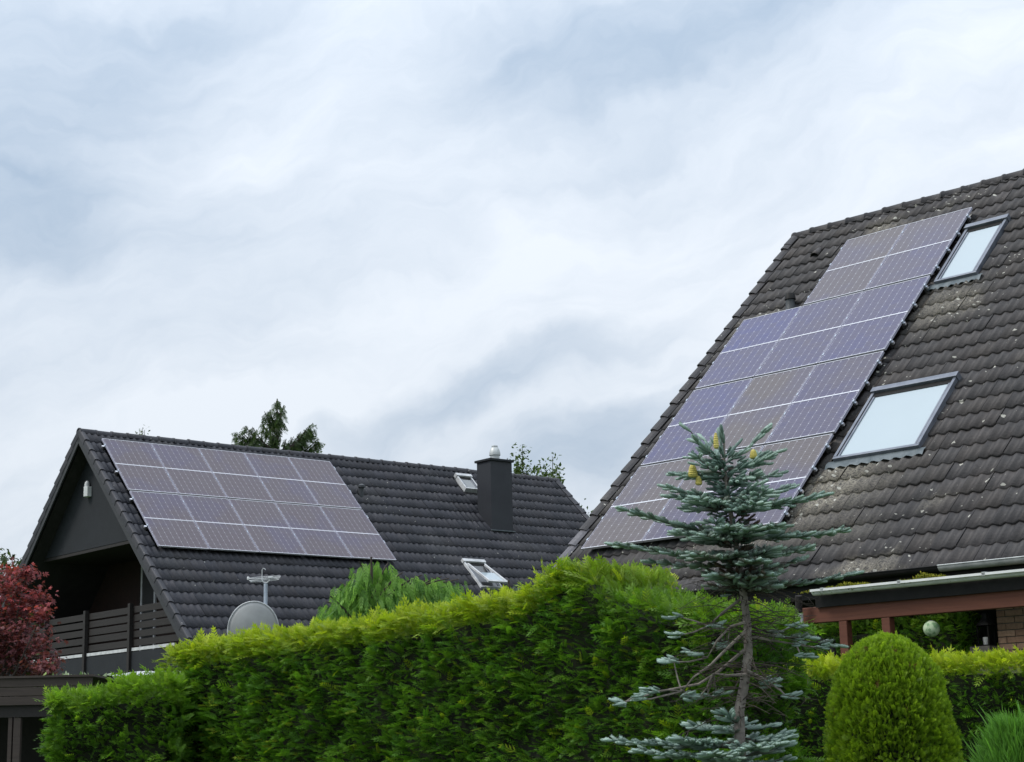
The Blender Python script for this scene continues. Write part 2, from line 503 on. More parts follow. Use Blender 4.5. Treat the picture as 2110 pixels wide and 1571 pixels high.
def cell_mat():
    m, t, bs, out = new_mat('solar_cells_under_glass')
    obc = t.n('ShaderNodeTexCoord').outputs['Object']
    s = t.n('ShaderNodeSeparateXYZ', {0: obc})
    oi = t.n('ShaderNodeObjectInfo')
    x = t.m('DIVIDE', t.m('SUBTRACT', s.outputs[0], 0.035), (PW - 0.07) / 8)
    y = t.m('DIVIDE', t.m('MULTIPLY_ADD', s.outputs[1], -1.0, -0.035), (PH - 0.07) / 6)
    ux = t.m('ABSOLUTE', t.m('SUBTRACT', t.m('FRACT', x), 0.5))
    uy = t.m('ABSOLUTE', t.m('SUBTRACT', t.m('FRACT', y), 0.5))
    gapx = t.ramp(ux, 0.472, 0.488)
    gapy = t.ramp(uy, 0.484, 0.494)
    corner = t.ramp(t.m('ADD', ux, uy), 0.905, 0.93)
    bus = t.ramp(t.m('ABSOLUTE', t.m('SUBTRACT', t.m('ABSOLUTE', t.m('SUBTRACT', t.m('FRACT', y), 0.5)), 0.22)), 0.012, 0.02, 1.0, 0.0)
    cell_id = t.n('ShaderNodeCombineXYZ', {0: t.m('FLOOR', x), 1: t.m('FLOOR', y), 2: t.m('MULTIPLY', oi.outputs['Random'], 57.0)})
    wn_ = t.n('ShaderNodeTexWhiteNoise', {0: cell_id.outputs[0]}, noise_dimensions='3D').outputs['Value']
    pos = t.n('ShaderNodeNewGeometry').outputs['Position']
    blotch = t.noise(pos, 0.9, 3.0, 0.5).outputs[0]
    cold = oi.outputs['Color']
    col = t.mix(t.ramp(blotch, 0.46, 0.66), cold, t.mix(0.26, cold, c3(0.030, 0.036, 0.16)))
    col = t.mix(t.m('MULTIPLY', wn_, 0.35), col, c3(0.075, 0.06, 0.07))
    col = t.mix(t.m('MULTIPLY', bus, 0.16), col, c3(0.45, 0.45, 0.5))
    col = t.mix(t.m('MULTIPLY', gapy, 0.22), col, c3(0.4, 0.4, 0.45))
    col = t.mix(t.m('MULTIPLY', gapx, 0.38), col, c3(0.5, 0.5, 0.56))
    col = t.mix(t.m('MULTIPLY', corner, 0.46), col, c3(0.72, 0.72, 0.78))
    dirt = t.noise(pos, 9.0, 5.0, 0.7).outputs[0]
    col = t.mix(t.ramp(dirt, 0.45, 0.85, 0.02, 0.18), col, c3(0.16, 0.14, 0.13))
    t.set(bs.inputs['Base Color'], col)
    bs.inputs['Roughness'].default_value = 0.30
    bs.inputs['Specular IOR Level'].default_value = 0.32
    bs.inputs['Coat Weight'].default_value = 0.12
    bs.inputs['Coat Roughness'].default_value = 0.16
    return m


M['cells'] = cell_mat()


def glass_mat(name, a, rough=0.06):
    m, t, bs, out = new_mat(name)
    tc = t.n('ShaderNodeTexCoord').outputs['Object']
    n = t.noise(tc, 1.3, 3.0).outputs[0]
    t.set(bs.inputs['Base Color'], t.mix(n, c3(*a), c3(*[x * 0.93 for x in a])))
    bs.inputs['Roughness'].default_value = 0.5
    bs.inputs['Coat Weight'].default_value = 1.0
    bs.inputs['Coat Roughness'].default_value = rough
    return m


M['pale_glass'] = glass_mat('pale_window_glass', (0.33, 0.40, 0.435))  # pale base colour under a clear coat
M['dark_glass'] = glass_mat('dark_window_glass', (0.012, 0.013, 0.014))
M['grey_glass'] = glass_mat('grey_window_glass', (0.16, 0.17, 0.17))


def lampion_mat():
    m, t, bs, out = new_mat('pale_green_patterned_paper')
    tc = t.n('ShaderNodeTexCoord').outputs['Object']
    n = t.noise(tc, 14.0, 4.0, 0.6).outputs[0]
    t.set(bs.inputs['Base Color'], t.mix(t.ramp(n, 0.42, 0.58), c3(0.42, 0.52, 0.34), c3(0.16, 0.28, 0.14)))
    bs.inputs['Roughness'].default_value = 0.8
    return m


M['lampion'] = lampion_mat()

# ------------------------------------------------------------------ ground
gr = G()
gn = 24
for i in range(gn):
    for j in range(gn):
        x0, x1 = -400 + 800 * i / gn, -400 + 800 * (i + 1) / gn
        y0, y1 = -200 + 800 * j / gn, -200 + 800 * (j + 1) / gn
        gr.add([(x0, y0, 0), (x1, y0, 0), (x1, y1, 0), (x0, y1, 0)], [(0, 1, 2, 3)])
tag(gr.build('ground', M['grass']), kind='structure')


# ------------------------------------------------------------------ houses
def rotz(yaw):
    return np.array([[math.cos(yaw), -math.sin(yaw), 0], [math.sin(yaw), math.cos(yaw), 0], [0, 0, 1]])


class Roof:
    """front slope of a gable roof in house coordinates: x along the ridge, y to the back, z up.
    (x, d, h): d runs down the slope from the panel origin line, h along the outward normal"""

    def __init__(s, org, yaw, pitch):
        s.org, s.yaw, s.s = np.array(org), yaw, pitch
        s.v = np.array([0, -math.cos(pitch), -math.sin(pitch)])
        s.n = np.array([0, -math.sin(pitch), math.cos(pitch)])
        s.o = np.array([0, 0, org[2]])
        s.base = (org[0], org[1], 0.0)

    def p(s, x, d, h=0.0):
        return s.o + np.array([x, 0, 0]) + s.v * d + s.n * h

    def world(s, q):
        return rotz(s.yaw) @ np.asarray(q) + np.array(s.base)


LEFT = Roof((-9.858, 41.271, 9.110), R_(39.347), R_(44.120))
RIGHT = Roof((5.266, 31.651, 10.557), R_(-46.005), R_(44.967))
TILE_H = -0.185          # tile troughs lie this far under the panel faces


def wave_tile(w_, ex, amp, lip, tone, mat, name='tile', seg=12, waves=2, ov=0.06):
    V, Fc = [], []
    rows = ((0.0, 0.0), (-(ex + ov), lip))
    for y, dz in rows:
        for k in range(seg + 1):
            ph = (k / seg * waves) % 1.0
            z = amp * (0.5 + 0.5 * math.cos(2 * math.pi * ph)) ** 1.25
            V.append((k * w_ / seg, y, z + dz))
    for k in range(seg + 1):
        V.append((k * w_ / seg, -(ex + ov), V[seg + 1 + k][2] - 0.032))
    n = seg + 1
    for r in range(2):
        for k in range(seg):
            Fc.append((r * n + k, (r + 1) * n + k, (r + 1) * n + k + 1, r * n + k + 1))
    V, Fc = np.array(V), np.array(Fc)
    return V, Fc


def verge_piece(ex, side, flap=0.12, lip=0.035):
    prof = [(-0.062, -flap), (-0.070, 0.0), (-0.066, 0.030), (-0.045, 0.046), (0.0, 0.044), (0.045, 0.030), (0.09, 0.0)]
    g = G()
    v = []
    for y, dz, sh in ((0.0, 0.0, 0.012), (-(ex + 0.07), lip, 0.0)):
        v += [(side * (x + sh), y, z + dz) for x, z in prof]
    n = len(prof)
    f = [(k, n + k, n + k + 1, k + 1) for k in range(n - 1)]
    v += [(side * (x + 0.018), -(ex + 0.07), z + lip - 0.016) for x, z in prof]
    f += [(n + k, 2 * n + k, 2 * n + k + 1, n + k + 1) for k in range(n - 1)]
    if side < 0:
        f = [tuple(reversed(q)) for q in f]
    g.add(v, f)
    return g


def ridge_piece(length, r):
    g = G()
    v, f = [], []
    seg = 8
    for x, rr in ((0.0, r), (0.035, r), (0.035, r * 0.9), (length + 0.05, r * 0.86)):
        for k in range(seg + 1):
            an = math.pi * (k / seg) * 1.1 - 0.05 * math.pi
            v.append((x, -rr * math.cos(an), rr * math.sin(an) * 0.92))
    n = seg + 1
    v += [(0.0, -(r - .02) * math.cos(math.pi * k / seg), (r - .02) * math.sin(math.pi * k / seg) * .92) for k in range(n)]
    for i in range(3):
        f += [(i * n + k, i * n + k + 1, (i + 1) * n + k + 1, (i + 1) * n + k) for k in range(seg)]
    f += [(k, 4 * n + k, 4 * n + k + 1, k + 1) for k in range(seg)]
    return g.add(v, f)


def tone_mesh(me, c):
    at = me.color_attributes.new('col', 'FLOAT_COLOR', 'POINT')
    n = len(me.vertices)
    at.data.foreach_set('color', np.tile(np.array([c[0], c[1], c[2], 1.0], dtype=np.float32), n))


def lay_roof(house, rf, x0, x1, d_ridge, d_eave, w_, ex, amp, mats, tones, holes, covered, eave_thick=0.16, lit_verge=0, bumpy=0.006):
    """slab, wave tiles, verge and ridge tiles of both slopes; returns the roof object"""
    s = rf.s
    yr, zr = rf.p(0, d_ridge, TILE_H)[1:]
    half = (d_eave - d_ridge)
    # slab: inverted V prism
    g = G()

    def two(d, h):      # front and mirrored back point
        q = rf.p(0, d, h)
        return (q[1], q[2]), (2 * yr - q[1], q[2])
    top = (yr, zr - 0.02)
    ef, eb = two(d_eave - 0.02, TILE_H - 0.02)
    ef2, eb2 = two(d_eave - 0.02, TILE_H - 0.02 - eave_thick)
    top2 = (yr, zr - 0.02 - eave_thick / math.cos(s))
    g.prism([ef, top, eb, eb2, top2, ef2], x0 + 0.05, x1 - 0.05, lambda a, b, t_: (t_, a, b))
    roof = g.build('roof', M['under_roof'], house)
    # front tiles
    ncol = int(round((x1 - x0) / w_))
    nrow = int(math.ceil(half / ex))
    cand = []
    for j in range(nrow):
        for i in range(ncol):
            x = x0 + i * w_
            d = d_eave - (j + 1) * ex
            dd = max(d, d_ridge)
            cx_, cd_ = x + w_ / 2, d + ex / 2
            if any(a - 0.05 < cx_ < b + 0.05 and c < cd_ < e for a, b, c, e in holes):
                continue
            pw = rf.world(rf.p(cx_, cd_, TILE_H))
            px, py, dist = project(pw)
            vis = -20 < px < PX_W + 20 and -20 < py < PX_H + 20 and j < nrow - 1
            if any(a < cx_ < b and c < cd_ < e for a, b, c, e in covered):
                vis = False
            cand.append((not vis, dist, x, dd, d))
    cand.sort()
    variants = []
    V, Fc = wave_tile(w_, ex, amp, 0.029, None, None)
    for k, tn in enumerate(tones):
        me = np_mesh('tile', V, Fc, mats[k % len(mats)], np.tile(np.array(tn), (len(V), 1)))
        variants.append(me)
    rx = Matrix.Rotation(s, 3, 'X')
    rest_v, rest_f, rest_c = [], [], []
    nb = 0
    rn = np.array(rx)
    for k, (nv, dist, x, dd, d) in enumerate(cand):
        loc = rf.p(x, dd, TILE_H + random.uniform(-bumpy, bumpy))
        jit = random.uniform(-0.006, 0.006)
        if k < 300 and not nv:
            o = link('tile', random.choice(variants), roof, loc + np.array([jit * 0.5, 0, 0]), (s, 0, jit))
        else:
            vv = V.copy()
            if dd > d:
                vv[:, 1] *= (d + ex + 0.06 - dd) / (ex + 0.06)
            rest_v.append(vv @ rn.T + loc)
            rest_f.append(Fc + nb)
            rest_c.append(np.tile(np.array(random.choice(tones)), (len(V), 1)))
            nb += len(V)
    # back slope, same tiles coarser
    for j in range(nrow):
        for i in range(0, ncol):
            x, d = x0 + i * w_, d_eave - (j + 1) * ex
            d = max(d, d_ridge)
            vv = V.copy() @ rn.T + rf.p(x, d, TILE_H)
            vv[:, 1] = 2 * yr - vv[:, 1]
            rest_v.append(vv)
            rest_f.append(Fc[:, ::-1] + nb)
            rest_c.append(np.tile(np.array(random.choice(tones)), (len(V), 1)))
            nb += len(V)
    me = np_mesh('tiling', np.concatenate(rest_v), np.concatenate(rest_f), mats[0], np.concatenate(rest_c))
    tag(link('tiling', me, roof), kind='stuff')
    # verges: front slope both ends, back slope left end
    for side, xx in ((1, x0), (-1, x1)):
        vms = []
        for k in range(3):
            me = verge_piece(ex, side).mesh('verge_tile', mats[0])
            tone_mesh(me, tones[k])
            vms.append(me)
        lit_vm = verge_piece(ex, side).mesh('verge_tile', mats[0])
        tone_mesh(lit_vm, (3.6, 3.8, 4.0))  # lowest verge tiles: brightness of their lit side put into the tone
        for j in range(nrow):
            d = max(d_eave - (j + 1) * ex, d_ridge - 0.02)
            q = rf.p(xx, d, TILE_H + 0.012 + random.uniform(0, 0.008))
            me = lit_vm if (side == 1 and j < lit_verge) else random.choice(vms)
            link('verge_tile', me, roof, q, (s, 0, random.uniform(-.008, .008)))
        if side == 1:
            bm_ = []
            for k in range(3):
                me = verge_piece(ex, -1).mesh('verge_tile', mats[0])
                tone_mesh(me, tones[k])
                bm_.append(me)
            for j in range(nrow):
                d = max(d_eave - (j + 1) * ex, d_ridge - 0.02)
                q = rf.p(xx, d, TILE_H + 0.012)
                link('verge_tile', random.choice(bm_), roof, (q[0], 2 * yr - q[1], q[2]), (s, 0, math.pi + random.uniform(-.008, .008)))
    # ridge caps
    rl = 0.41
    rms = []
    for k in range(4):
        me = ridge_piece(rl, 0.135).mesh('ridge_tile', mats[0], True)
        tone_mesh(me, tones[k % len(tones)])
        rms.append(me)
    n = int((x1 - x0 + 0.1) / rl)
    rl2 = (x1 - x0 + 0.1) / n
    for k in range(n):
        link('ridge_tile', random.choice(rms), roof, (x0 - 0.05 + k * rl2, yr, zr - 0.045 + random.uniform(-.006, .006)),
             (0, random.uniform(-.012, .012), random.uniform(-.015, .015)))
    return roof, yr, zr


ORD = ['first', 'second', 'third', 'fourth', 'fifth', 'sixth', 'seventh', 'eighth']

# ---- solar panel parts
fw_ = 0.009
fh_ = 0.010
BAR_ME = G().box((0, 0, -0.04), (PW, fh_, 0)).mesh('frame_bar', M['alu'])
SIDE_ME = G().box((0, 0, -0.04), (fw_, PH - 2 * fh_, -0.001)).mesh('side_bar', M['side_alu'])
LAM_ME = G().box((fw_, -PH + fh_, -0.032), (PW - fw_, -fh_, -0.005)).mesh('cell_sheet', M['cells'])


def row_d(r):
    return r * (PH + 0.005) + (GR - 0.005) * (r // 2)


def solar_panel(rf, c, r, label, group, tint):
    q = rf.world(rf.p(c * (PW + GC), row_d(r)))
    o = empty('solar_panel', q, (rf.s + random.uniform(-.002, .002), random.uniform(-.003, .003), rf.yaw))
    o.rotation_mode = 'XYZ'
    o.rotation_euler = (Matrix.Rotation(rf.yaw, 3, 'Z') @ Matrix.Rotation(rf.s + random.uniform(-.002, .002), 3, 'X')
                        @ Matrix.Rotation(random.uniform(-.002, .002), 3, 'Y')).to_euler()
    link('frame_bar', BAR_ME, o, (0, -fh_, 0))
    link('frame_bar', BAR_ME, o, (0, -PH, 0))
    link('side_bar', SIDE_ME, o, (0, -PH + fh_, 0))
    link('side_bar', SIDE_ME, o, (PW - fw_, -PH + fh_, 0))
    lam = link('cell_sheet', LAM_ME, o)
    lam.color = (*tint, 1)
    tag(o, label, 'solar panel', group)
    return o


def mounting_rail(rf, x0, x1, d, clamps, label, group):
    q = rf.world(rf.p(x0, d))
    o = empty('mounting_rail', q)
    o.rotation_euler = (Matrix.Rotation(rf.yaw, 3, 'Z') @ Matrix.Rotation(rf.s, 3, 'X')).to_euler()
    G().box((0, -0.02, -0.085), (x1 - x0, 0.02, -0.043)).build('rail', M['alu'], o)
    for x in clamps:
        G().box((x - x0 - 0.014, -0.03, -0.043), (x - x0 + 0.012, 0.022, 0.002)).build('clamp', M['galv'], o)
    for x in (0.06, x1 - x0 - 0.06):
        G().box((x - 0.02, -0.07, -0.13), (x + 0.02, -0.02, -0.05)).box((x - 0.02, -0.02, -0.16), (x + 0.02, 0.10, -0.135)).build('roof_hook', M['black_metal'], o)
    tag(o, label, 'rail', group)


def skylight(house, rf, x0, x1, d0, d1, roof_top, pane_mat, frame_mat, hood=True, label=None, apron=True):
    """roof window standing proud of the tiles; children frame, sash, pane, apron"""
    o = link('roof_window', None, house)
    h0, h1 = TILE_H - 0.02, roof_top
    fr = 0.05

    def slab(name, a, b, c, e, lo, hi, mat, par, bevel=0.004):
        g = G()
        pts = [rf.p(x, d, h) for h in (lo, hi) for (x, d) in ((a, c), (b, c), (b, e), (a, e))]
        g.add(pts, [(0, 1, 2, 3), (7, 6, 5, 4), (0, 4, 5, 1), (1, 5, 6, 2), (2, 6, 7, 3), (3, 7, 4, 0)])
        return g.build(name, mat, par, bevel=bevel)
    slab('frame_side', x0, x0 + fr, d0 + fr, d1 - fr, h0, h1, frame_mat, o)
    slab('frame_side', x1 - fr, x1, d0 + fr, d1 - fr, h0, h1, frame_mat, o)
    slab('frame_bottom', x0, x1, d1 - fr, d1, h0, h1 - 0.004, frame_mat, o)
    slab('frame_top', x0 - 0.015, x1 + 0.015, d0 - 0.06, d0 + fr, h0, h1 + 0.03, frame_mat, o)
    slab('blind_box', x0 + fr, x1 - fr, d0 + fr, d0 + fr + 0.10, h0, h1 - 0.02, M['black_metal'], o)
    slab('gasket', x0 + fr, x0 + fr + 0.012, d0 + fr + 0.1, d1 - fr, h0, h1 - 0.008, M['black_metal'], o, 0)
    slab('gasket', x1 - fr - 0.012, x1 - fr, d0 + fr + 0.1, d1 - fr, h0, h1 - 0.008, M['black_metal'], o, 0)
    slab('sash', x0 + fr + 0.012, x0 + fr + 0.045, d0 + fr + 0.1, d1 - fr, h0, h1 - 0.012, M['frame_grey'], o)
    slab('sash', x1 - fr - 0.045, x1 - fr - 0.012, d0 + fr + 0.1, d1 - fr, h0, h1 - 0.012, M['frame_grey'], o)
    slab('pane', x0 + fr + 0.045, x1 - fr - 0.045, d0 + fr + 0.10, d1 - fr, h0, h1 - 0.03, pane_mat, o, 0)
    if apron:
        g = G()
        n = 40
        v = []
        for k in range(n + 1):
            x = x0 - 0.1 + (x1 - x0 + 0.2) * k / n
            z = 0.022 * math.cos(2 * math.pi * (x - x0) / 0.19)
            v += [rf.p(x, d1 - 0.01, h1 - 0.06), rf.p(x, d1 + 0.07, TILE_H + 0.072), rf.p(x, d1 + 0.16, TILE_H + 0.060 + z * 0.8)]
        f = []
        for k in range(n):
            f += [(3 * k, 3 * k + 1, 3 * k + 4, 3 * k + 3), (3 * k + 1, 3 * k + 2, 3 * k + 5, 3 * k + 4)]
        g.add(v, f).build('lead_apron', M['lead'], o, True)
    return o


# =================================================================== LEFT HOUSE
rf = LEFT
hl = empty('house', rf.base, (0, 0, rf.yaw))
tag(hl, 'dark steep-roofed house with recessed balcony in its gable and a chimney', 'house')
tones_l = [(1, 1, 1), (0.82, 0.82, 0.85), (1.2, 1.15, 1.12), (0.95, 0.9, 0.88), (1.38, 1.32, 1.28), (0.74, 0.77, 0.82), (1.08, 1.08, 1.12)]
LX0, LX1, LDR, LDE = -0.33, 14.72, -0.50, 8.70
roofL, yrL, zrL = lay_roof(hl, rf, LX0, LX1, LDR, LDE, 0.342, 0.40, 0.038, [M['tile_left_l']], tones_l,
                           holes=[(10.62, 11.36, 1.60, 2.25), (8.80, 9.42, 3.95, 4.85), (10.79, 11.2, 0.02, 0.50)],
                           covered=[(0.1, 6.4, 0, 4.2)])


def ly(n_):        # photo-facing offset n -> house y
    return -n_


# under-roof outline for the gable cladding
sl = math.tan(rf.s)
zin = zrL - 0.02 - 0.16 / math.cos(rf.s)


def under(nn, off=0.02):
    return zin - off - abs(nn + yrL) * sl


yc = -yrL          # ridge sits at n = -yrL... (n coordinate of the ridge)
nr_ = -yrL
ridge_n = -yrL


def gable_poly(zb, off=0.03):
    half = (zin - off - zb) / sl
    return [(yrL - half, zb), (yrL + half, zb), (yrL, zin - off)]


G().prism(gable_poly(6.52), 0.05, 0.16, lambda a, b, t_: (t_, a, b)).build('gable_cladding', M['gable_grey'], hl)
# bargeboards along both verges
for sgn in (1, -1):
    g = G()
    pts = []
    for d in (LDR - 0.02, LDE - 0.05):
        for h in (TILE_H - 0.03, TILE_H - 0.21):
            q = rf.p(0, d, h)
            y = q[1] if sgn > 0 else 2 * yrL - q[1]
            pts.append((y, q[2]))
    poly = [pts[0], pts[2], pts[3], pts[1]]
    g.prism(poly, LX0 - 0.045, LX0 - 0.005, lambda a, b, t_: (t_, a, b))
    g.build('bargeboard', M['bargeboard'], hl)
# balcony: floor, fascia, back wall, ceiling, door, railing
zb_half = lambda z: (zin - 0.03 - z) / sl
g = G()
hw = zb_half(3.98)
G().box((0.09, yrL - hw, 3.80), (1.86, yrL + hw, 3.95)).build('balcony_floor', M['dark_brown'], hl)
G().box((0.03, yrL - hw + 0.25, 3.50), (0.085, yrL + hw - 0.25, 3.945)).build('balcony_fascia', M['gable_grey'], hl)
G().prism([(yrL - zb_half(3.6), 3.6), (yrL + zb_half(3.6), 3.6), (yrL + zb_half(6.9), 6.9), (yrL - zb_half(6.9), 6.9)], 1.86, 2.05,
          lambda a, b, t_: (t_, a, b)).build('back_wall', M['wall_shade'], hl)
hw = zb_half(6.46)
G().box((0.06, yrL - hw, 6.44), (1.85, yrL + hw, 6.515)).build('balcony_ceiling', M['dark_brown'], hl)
# door in the back wall
dr = link('balcony_door', None, hl)
ya, yb = 0.60, 1.37
G().box((1.81, ya, 3.96), (1.858, ya + 0.075, 6.28)).build('frame', M['pale_trim'], dr)
G().box((1.81, yb - 0.075, 3.96), (1.858, yb, 6.28)).build('frame', M['pale_trim'], dr)
G().box((1.812, ya + 0.075, 6.2), (1.858, yb - 0.075, 6.28)).build('frame', M['pale_trim'], dr)
G().box((1.83, ya + 0.075, 3.97), (1.856, yb - 0.075, 6.2)).build('pane', M['dark_glass'], dr)
G().box((1.80, 0.62, 4.9), (1.83, 0.66, 5.05)).build('handle', M['alu'], dr)
# railing
bal = link('balcony_railing', None, hl)
posts = [-2.86, -0.63, 1.65]
for pn in posts:
    G().box((-0.03, ly(pn) - 0.055, 3.45), (0.065, ly(pn) + 0.055, 5.04)).build('post', M['dark_brown'], bal, bevel=0.006)
edges = [-5.4] + posts + [4.9]
for a, b in ((-4.4, -2.92), (-2.80, -0.69), (-0.57, 1.59), (1.71, 3.95)):
    for k in range(5):
        z0 = 4.075 + k * 0.188
        sh = random.uniform(-0.006, 0.006)
        top_lim = zb_half(z0 + 0.15) + 0.0
        bb = min(b, -yrL + top_lim)
        G().box((0.07, ly(a + 0.0), z0 + sh), (0.095, ly(bb), z0 + 0.148 + sh)).build('board', M['dark_brown'], bal, bevel=0.004)
    G().box((0.03, ly(a), 3.965), (0.075, ly(min(b, 3.72)), 4.035)).build('edge_strip', M['pale_trim'], bal)
# ground floor walls
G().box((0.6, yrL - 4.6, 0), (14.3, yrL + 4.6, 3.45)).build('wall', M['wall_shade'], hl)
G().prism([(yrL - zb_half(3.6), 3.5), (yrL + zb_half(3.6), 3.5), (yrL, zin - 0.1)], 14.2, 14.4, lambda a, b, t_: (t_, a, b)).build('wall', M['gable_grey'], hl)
# chimney
ch = link('chimney', None, hl)
cx0, cx1, cn0, cn1 = 10.62, 11.36, 1.00, 1.60
G().box((cx0, ly(cn1), 7.0), (cx1, ly(cn0), 9.27)).build('shaft', M['slate_grey'], ch)
G().box((cx0 - 0.05, ly(cn1) - 0.05, 9.27), (cx1 + 0.05, ly(cn0) + 0.05, 9.335)).build('cap', M['gable_grey'], ch, bevel=0.01)
G().lathe([(0.13, 0), (0.13, 0.13), (0.155, 0.14), (0.155, 0.17), (0.15, 0.22), (0.12, 0.32), (0.085, 0.36), (0.085, 0.40), (0.07, 0.415)],
          (11.0, -1.32, 9.335), 18).build('cowl', M['zinc'], ch, True)
for px_, pn_ in ((10.72, 1.52), (11.28, 1.52), (11.28, 1.08)):
    G().box((px_ - 0.012, ly(pn_) - 0.012, 9.335), (px_ + 0.012, ly(pn_) + 0.012, 9.40)).build('bolt', M['zinc'], ch)
G().box((cx0 - 0.03, ly(cn1) - 0.06, 7.36), (cx1 + 0.03, ly(cn1) - 0.002, 7.385)).build('flashing', M['lead'], ch)
# roof windows
skylight(hl, rf, 10.74, 11.26, -0.06, 0.55, -0.06, M['grey_glass'], M['pale_trim'], apron=False)
ow = skylight(hl, rf, 8.76, 9.46, 3.88, 4.92, -0.075, M['dark_glass'], M['pale_trim'], apron=False)
# the lower one stands open: sash swung out at its foot
g = G()
pa = rf.p(8.82, 4.35, -0.10)
for a, b in ((8.80, 8.86), (9.36, 9.42)):
    q0, q1 = rf.p((a + b) / 2, 4.02, -0.07), rf.p((a + b) / 2, 5.0, 0.17)
    g.bar(q0, q1, 0.055, 0.045, rf.n)
g.bar(rf.p(8.78, 5.0, 0.17), rf.p(9.44, 5.0, 0.17), 0.06, 0.05, rf.n)
g.build('open_sash', M['pale_trim'], ow)
g = G()
g.add([rf.p(8.86, 4.5, 0.04), rf.p(9.36, 4.5, 0.04), rf.p(9.36, 4.97, 0.155), rf.p(8.86, 4.97, 0.155),
       rf.p(8.86, 4.5, 0.05), rf.p(9.36, 4.5, 0.05), rf.p(9.36, 4.97, 0.165), rf.p(8.86, 4.97, 0.165)],
      [(0, 1, 2, 3), (7, 6, 5, 4), (0, 4, 5, 1), (1, 5, 6, 2), (2, 6, 7, 3), (3, 7, 4, 0)]).build('sash_pane', M['pale_glass'], ow)
# vent hood
vt = rf.p(6.97, 1.22, TILE_H)
G().tube([vt + np.array([0, 0, -0.1]), vt + np.array([0, 0, 0.16]), vt + np.array([0, -0.03, 0.24])], [0.075, 0.07, 0.07], 12).lathe(
    [(0.10, 0), (0.10, 0.05), (0.03, 0.09)], tuple(vt + np.array([0, -0.03, 0.23])), 12).build('vent_pipe', M['pvc_grey'], hl, True)
# lamp on the gable
lp = rf.p(0, 0)
wl = empty('wall_lamp', rf.world((0.05, 0.68, 7.78)), (0, 0, rf.yaw))
tag(wl, 'small white angular lamp fixed high on the dark gable', 'lamp')
G().prism([(0.0, -0.10), (-0.11, -0.10), (-0.16, 0.0), (-0.11, 0.10), (0.0, 0.10)], 0.0, 0.24, lambda a, b, t_: (a, b, t_)).build('body', M['white_paint'], wl, bevel=0.006)
G().lathe([(0.06, 0.24), (0.065, 0.30), (0.045, 0.36), (0.02, 0.385)], (-0.075, 0, 0), 12).build('sensor_head', M['pale_trim'], wl, True)

# panels on the left roof
for r in range(4):
    for c in range(5):
        t_ = random.uniform(-0.004, 0.004)
        solar_panel(rf, c, r, 'solar panel on the left house, %s row from the top, %s from the gable' % (ORD[r], ORD[c]),
                    'solar panels on the left roof', (0.064 + t_, 0.043 + t_, 0.056 + t_))
    for kk, dd in enumerate((0.27, 0.76)):
        if kk == 0 or r == 3:
            pass
    mounting_rail(rf, -0.07, 5 * (PW + GC) + 0.05, row_d(r) + 0.26, [c * (PW + GC) - GC / 2 for c in range(0, 6)],
                  'aluminium rail under the %s panel row of the left roof' % ORD[r], 'mounting rails on the left roof')

# =================================================================== RIGHT HOUSE
rf = RIGHT
hr = empty('house', rf.base, (0, 0, rf.yaw))
tag(hr, 'steep brown-tiled house with two roof windows and a red timber veranda', 'house')
tones_r = [(1, 1, 1), (0.85, 0.84, 0.84), (1.15, 1.12, 1.08), (0.95, 0.9, 0.86), (1.3, 1.26, 1.2), (0.78, 0.78, 0.8), (1.05, 1.06, 1.05), (1.12, 1.05, 0.95)]
RX0, RX1, RDR, RDE = -0.50, 12.3, -1.14, 9.46
roofR, yrR, zrR = lay_roof(hr, rf, RX0, RX1, RDR, RDE, 0.378, 0.374, 0.038, [M['tile_right']], tones_r,
                           holes=[(4.05, 4.68, 0.66, 2.10), (4.18, 5.46, 5.27, 6.72)],
                           covered=[(0.0, 3.8, 2.1, 8.3), (1.3, 3.8, 0.05, 2.2)], lit_verge=5, bumpy=0.009)
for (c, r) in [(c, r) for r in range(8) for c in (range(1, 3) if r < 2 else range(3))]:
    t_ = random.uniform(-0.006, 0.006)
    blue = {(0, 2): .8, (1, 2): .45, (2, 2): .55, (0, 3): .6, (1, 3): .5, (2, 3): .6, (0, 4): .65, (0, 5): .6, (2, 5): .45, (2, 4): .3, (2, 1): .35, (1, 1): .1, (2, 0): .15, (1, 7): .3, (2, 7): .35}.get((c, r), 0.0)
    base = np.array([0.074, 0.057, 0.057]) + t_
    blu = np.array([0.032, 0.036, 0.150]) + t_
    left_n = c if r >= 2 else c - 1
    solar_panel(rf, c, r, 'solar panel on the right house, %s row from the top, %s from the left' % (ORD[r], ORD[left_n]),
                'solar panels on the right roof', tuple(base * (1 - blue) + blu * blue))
for r in range(8):
    xs = PW + GC if r < 2 else 0.0
    cl = [c * (PW + GC) - GC / 2 for c in range(1 if r < 2 else 0, 4)]
    for kk, off in enumerate((0.26, 0.78)):
        mounting_rail(rf, xs - 0.05, 3 * (PW + GC) + 0.02, row_d(r) + off, cl,
                      'aluminium rail, %s of two under the %s panel row of the right roof' % (('upper', 'lower')[kk], ORD[r]), 'mounting rails on the right roof')
skylight(hr, rf, 3.97, 4.76, 0.58, 2.20, -0.07, M['pale_glass'], M['frame_grey'])
skylight(hr, rf, 4.10, 5.58, 5.20, 6.84, -0.07, M['pale_glass'], M['frame_grey'])
